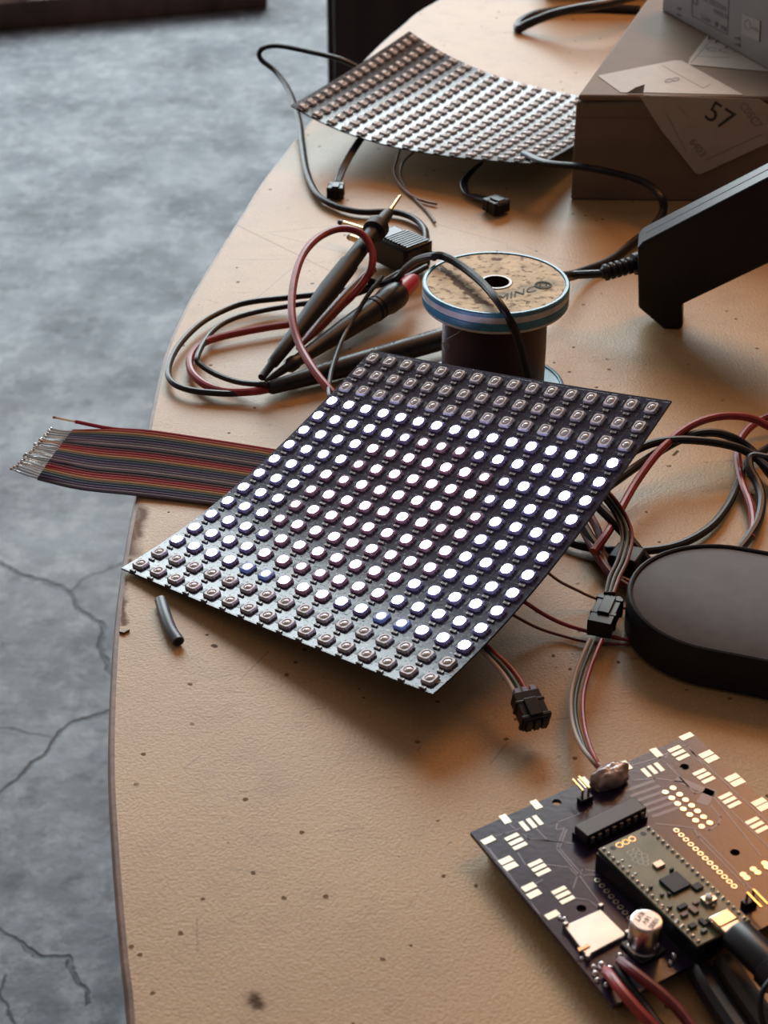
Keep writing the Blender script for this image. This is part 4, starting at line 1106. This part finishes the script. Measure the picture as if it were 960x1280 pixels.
# use the measured direction of the long side
py_m = (at(867, 1191, ZP) - pc0).normalized()
py_ = ((py_ * .6 + py_m * .4)).normalized()
PW = .0206; PL = .0495
def pp(a, c_, z=0): return pc0 + px_ * (a * PW) + py_ * (c_ * PL) + V(0, 0, z)
pico = MB(); pico.prism([pp(0, 0, -.001), pp(1, 0, -.001), pp(1, 1, -.001), pp(0, 1, -.001)], (0, 0, .001))
pic = pico.build('microcontroller_board', mat('green_soldermask', (.040, .085, .048), .32, col2=(.12, .14, .075), scale=120), mb)
pic['label'] = 'green microcontroller board plugged onto pin headers'
b = MB()
for s_ in (0.06, .94): b.box(pp(s_, .5, -.0048), (.0026, PL * .99, .0074), px_, py_)
b.build('header_strip', M['blackp'], pic)
pk = MB(); pk.lathe((0, 0, 0), (0, 0, .0008), [(0, .0008), (.4, .0006), (1, .0002)], 8); pkm = pk.mesh('pin', M['tin'], (0, 0, 0))
pk = MB(); pk.box((0, 0, .00002), (.0016, .0016, .0001)); 
for s_ in (.06, .94):
    for k in range(20):
        o = bpy.data.objects.new('pin', pkm); COL.objects.link(o); o.parent = pic; o.location = pp(s_, .025 + k * .05) - wloc(pic)
def chip(name, a, c_, L_, W_2, h_, m_, bev=.0001):
    b = MB(); b.box(pp(a, c_, h_ / 2), (L_, W_2, h_), px_, py_); return b.build(name, m_, pic, bevel=bev)
chip('processor_chip', .52, .515, .0070, .0070, .0011, M['blackm'])
chip('crystal', .56, .33, .0033, .0025, .0009, mat('crystal_can', (.62, .55, .46), .3, .5))
chip('flash_chip', .76, .615, .0030, .0026, .0009, M['blackm'])
for a, c_, l_, w_2 in ((.30, .70, .0032, .0016), (.40, .76, .0020, .0030), (.22, .76, .0022, .0014), (.52, .72, .0020, .0012), (.18, .86, .0024, .0018), (.36, .87, .0016, .0030), (.26, .93, .0020, .0012), (.45, .88, .0014, .0014), (.16, .46, .0012, .0008), (.20, .55, .0012, .0008), (.30, .57, .0008, .0012), (.70, .80, .0012, .0008), (.80, .87, .0010, .0016), (.14, .66, .0014, .0009), (.66, .41, .0014, .0008)):
    chip('surface_component', a, c_, l_, w_2, .0009, (M['blackm'], M['cap'], mat('smd_grey', (.10, .12, .11), .4))[int(a * 100) % 3])
bc = MB(); q = pp(.72, .745); bc.box(q + V(0, 0, .0007), (.0042, .0034, .0014), px_, py_); bo = bc.build('button', M['tin'], pic, bevel=.0002)
b = MB(); b.lathe(q + V(0, 0, .0014), q + V(0, 0, .0024), [(0, .0012), (.9, .0012), (1, .0009)], 14); b.build('plunger', mat('plunger_white', (.50, .46, .42), .4), pic)
b = MB(); b.box(pp(.60, .94, .0013), (.0078, .0056, .0026), px_, py_); b.build('usb_socket', mat('usb_shell', (.75, .62, .46), .24, 1), pic, bevel=.0007)
# printed emblem: raspberry outline of small rings
silk = mat('white_print', (.75, .78, .66), .5)
b = MB()
def ringp(c_, r_, n_=12, wd=.00022):
    for k in range(n_):
        a = 2 * PI * (k + .5) / n_; b.box(c_ + (px_ * math.cos(a) + py_ * math.sin(a)) * r_, (wd, 2 * r_ * math.tan(PI / n_) + .0001, .00004), px_ * math.cos(a) + py_ * math.sin(a), -px_ * math.sin(a) + py_ * math.cos(a))
e0 = pp(.42, .20, .00003)
for a, c_, r_ in ((0, 0, .0011), (-.0018, .0006, .0010), (.0018, .0006, .0010), (-.0011, -.0014, .0009), (.0011, -.0014, .0009), (-.0010, .0021, .0009), (.0010, .0021, .0009), (0, .0036, .0008), (-.0012, -.0030, .0009), (.0012, -.0030, .0009)):
    ringp(e0 + px_ * a + py_ * c_, r_)
b.build('printed_emblem', silk, pic)
for k in range(3):
    b = MB(); ringp(pp(.33 + k * .125, .045, .00004), .0010, 6, .00035); b.build('debug_pad', M['gold'], pic)
for a in (.2, .8):
    b = MB(); b.lathe(pp(a, .045, -.00001), pp(a, .045, .00004), [(0, .0010), (1, .0010)], 14); b.build('mounting_hole', M['blackm'], pic)
for a, c_ in ((.16, .17), (.17, .24), (.15, .31)):
    b = MB(); b.dome(pp(a, c_), .0005, .0004, seg=8); b.build('test_point', M['tin'], pic)

# usb lead -----------------------------------------------------------
us = empty('usb_lead', at(930, 1230, 0), 'black micro USB lead plugged into the green microcontroller board', 'cable')
u0 = pp(.60, .985, .0013)
u1 = u0 + py_ * .024 + V(0, 0, -.001)
b = MB(); b.box(u0 + py_ * .0015, (.0070, .0045, .0020), px_, py_); b.build('plug_shell', M['steel'], us, bevel=.0004)
b = MB(); b.lathe(u0 + py_ * .0035, u1, [(0, .0048), (.05, .0055), (.75, .0054), (.78, .0064), (1, .0066)], 20, squash=.85); b.build('plug_grip', M['blackp'], us)
b = MB(); b.tube([u1 - py_ * .002, u1 + py_ * .006, u1 + py_ * .016 + V(0, 0, -.003), u1 + py_ * .035 + V(.01, 0, -.006), u1 + py_ * .06 + V(.03, 0, -.008)], .0036, 14); b.build('cord', M['black'], us)
b = MB(); kk = u1 + py_ * .004
b.tube([kk + V(-.0035, .0005, .0055), kk + V(-.0085, -.003, .001), kk + V(-.0090, -.0085, -.004), kk + V(-.006, -.013, -.007), kk + V(.002, -.017, -.007)], .0009, 8); b.build('tie', M['black'], us)
gry = mat('grey_cord', (.07, .062, .052), .5)
cable('black_cable', [(862, 1192, .004), (875, 1215, .0045), (892, 1245, .005), (912, 1275, .005), (940, 1315, .005)], .0040, M['black'], 'thick black cord emerging from under the circuit board beside the USB lead')
cable('grey_cable', [(905, 1205, .004), (925, 1235, .0045), (950, 1270, .0045), (985, 1320, .0045)], .0042, gry, 'grey-brown cord at the bottom right corner beneath the USB lead')

# red supply wires -----------------------------------------------------
rw = empty('supply_wires', at(800, 1260, 0), 'pair of thick red supply wires soldered to the near corner of the circuit board', 'wire')
cable('wire', [(758, 1214, .0095), (765, 1223, .012), (778, 1240, .013), (797, 1262, .012), (818, 1285, .010), (850, 1325, .006)], .0017, M['red'], parent=rw, plabel='brighter red wire')
cable('wire', [(775, 1202, .0095), (790, 1213, .012), (808, 1227, .012), (828, 1243, .011), (850, 1265, .009), (880, 1305, .006)], .0017, M['dred'], parent=rw, plabel='darker red wire')
cable('wire', [(768, 1210, .0090), (785, 1232, .0085), (800, 1250, .008), (822, 1280, .007), (850, 1315, .005)], .0015, M['black'], parent=rw, plabel='black wire')
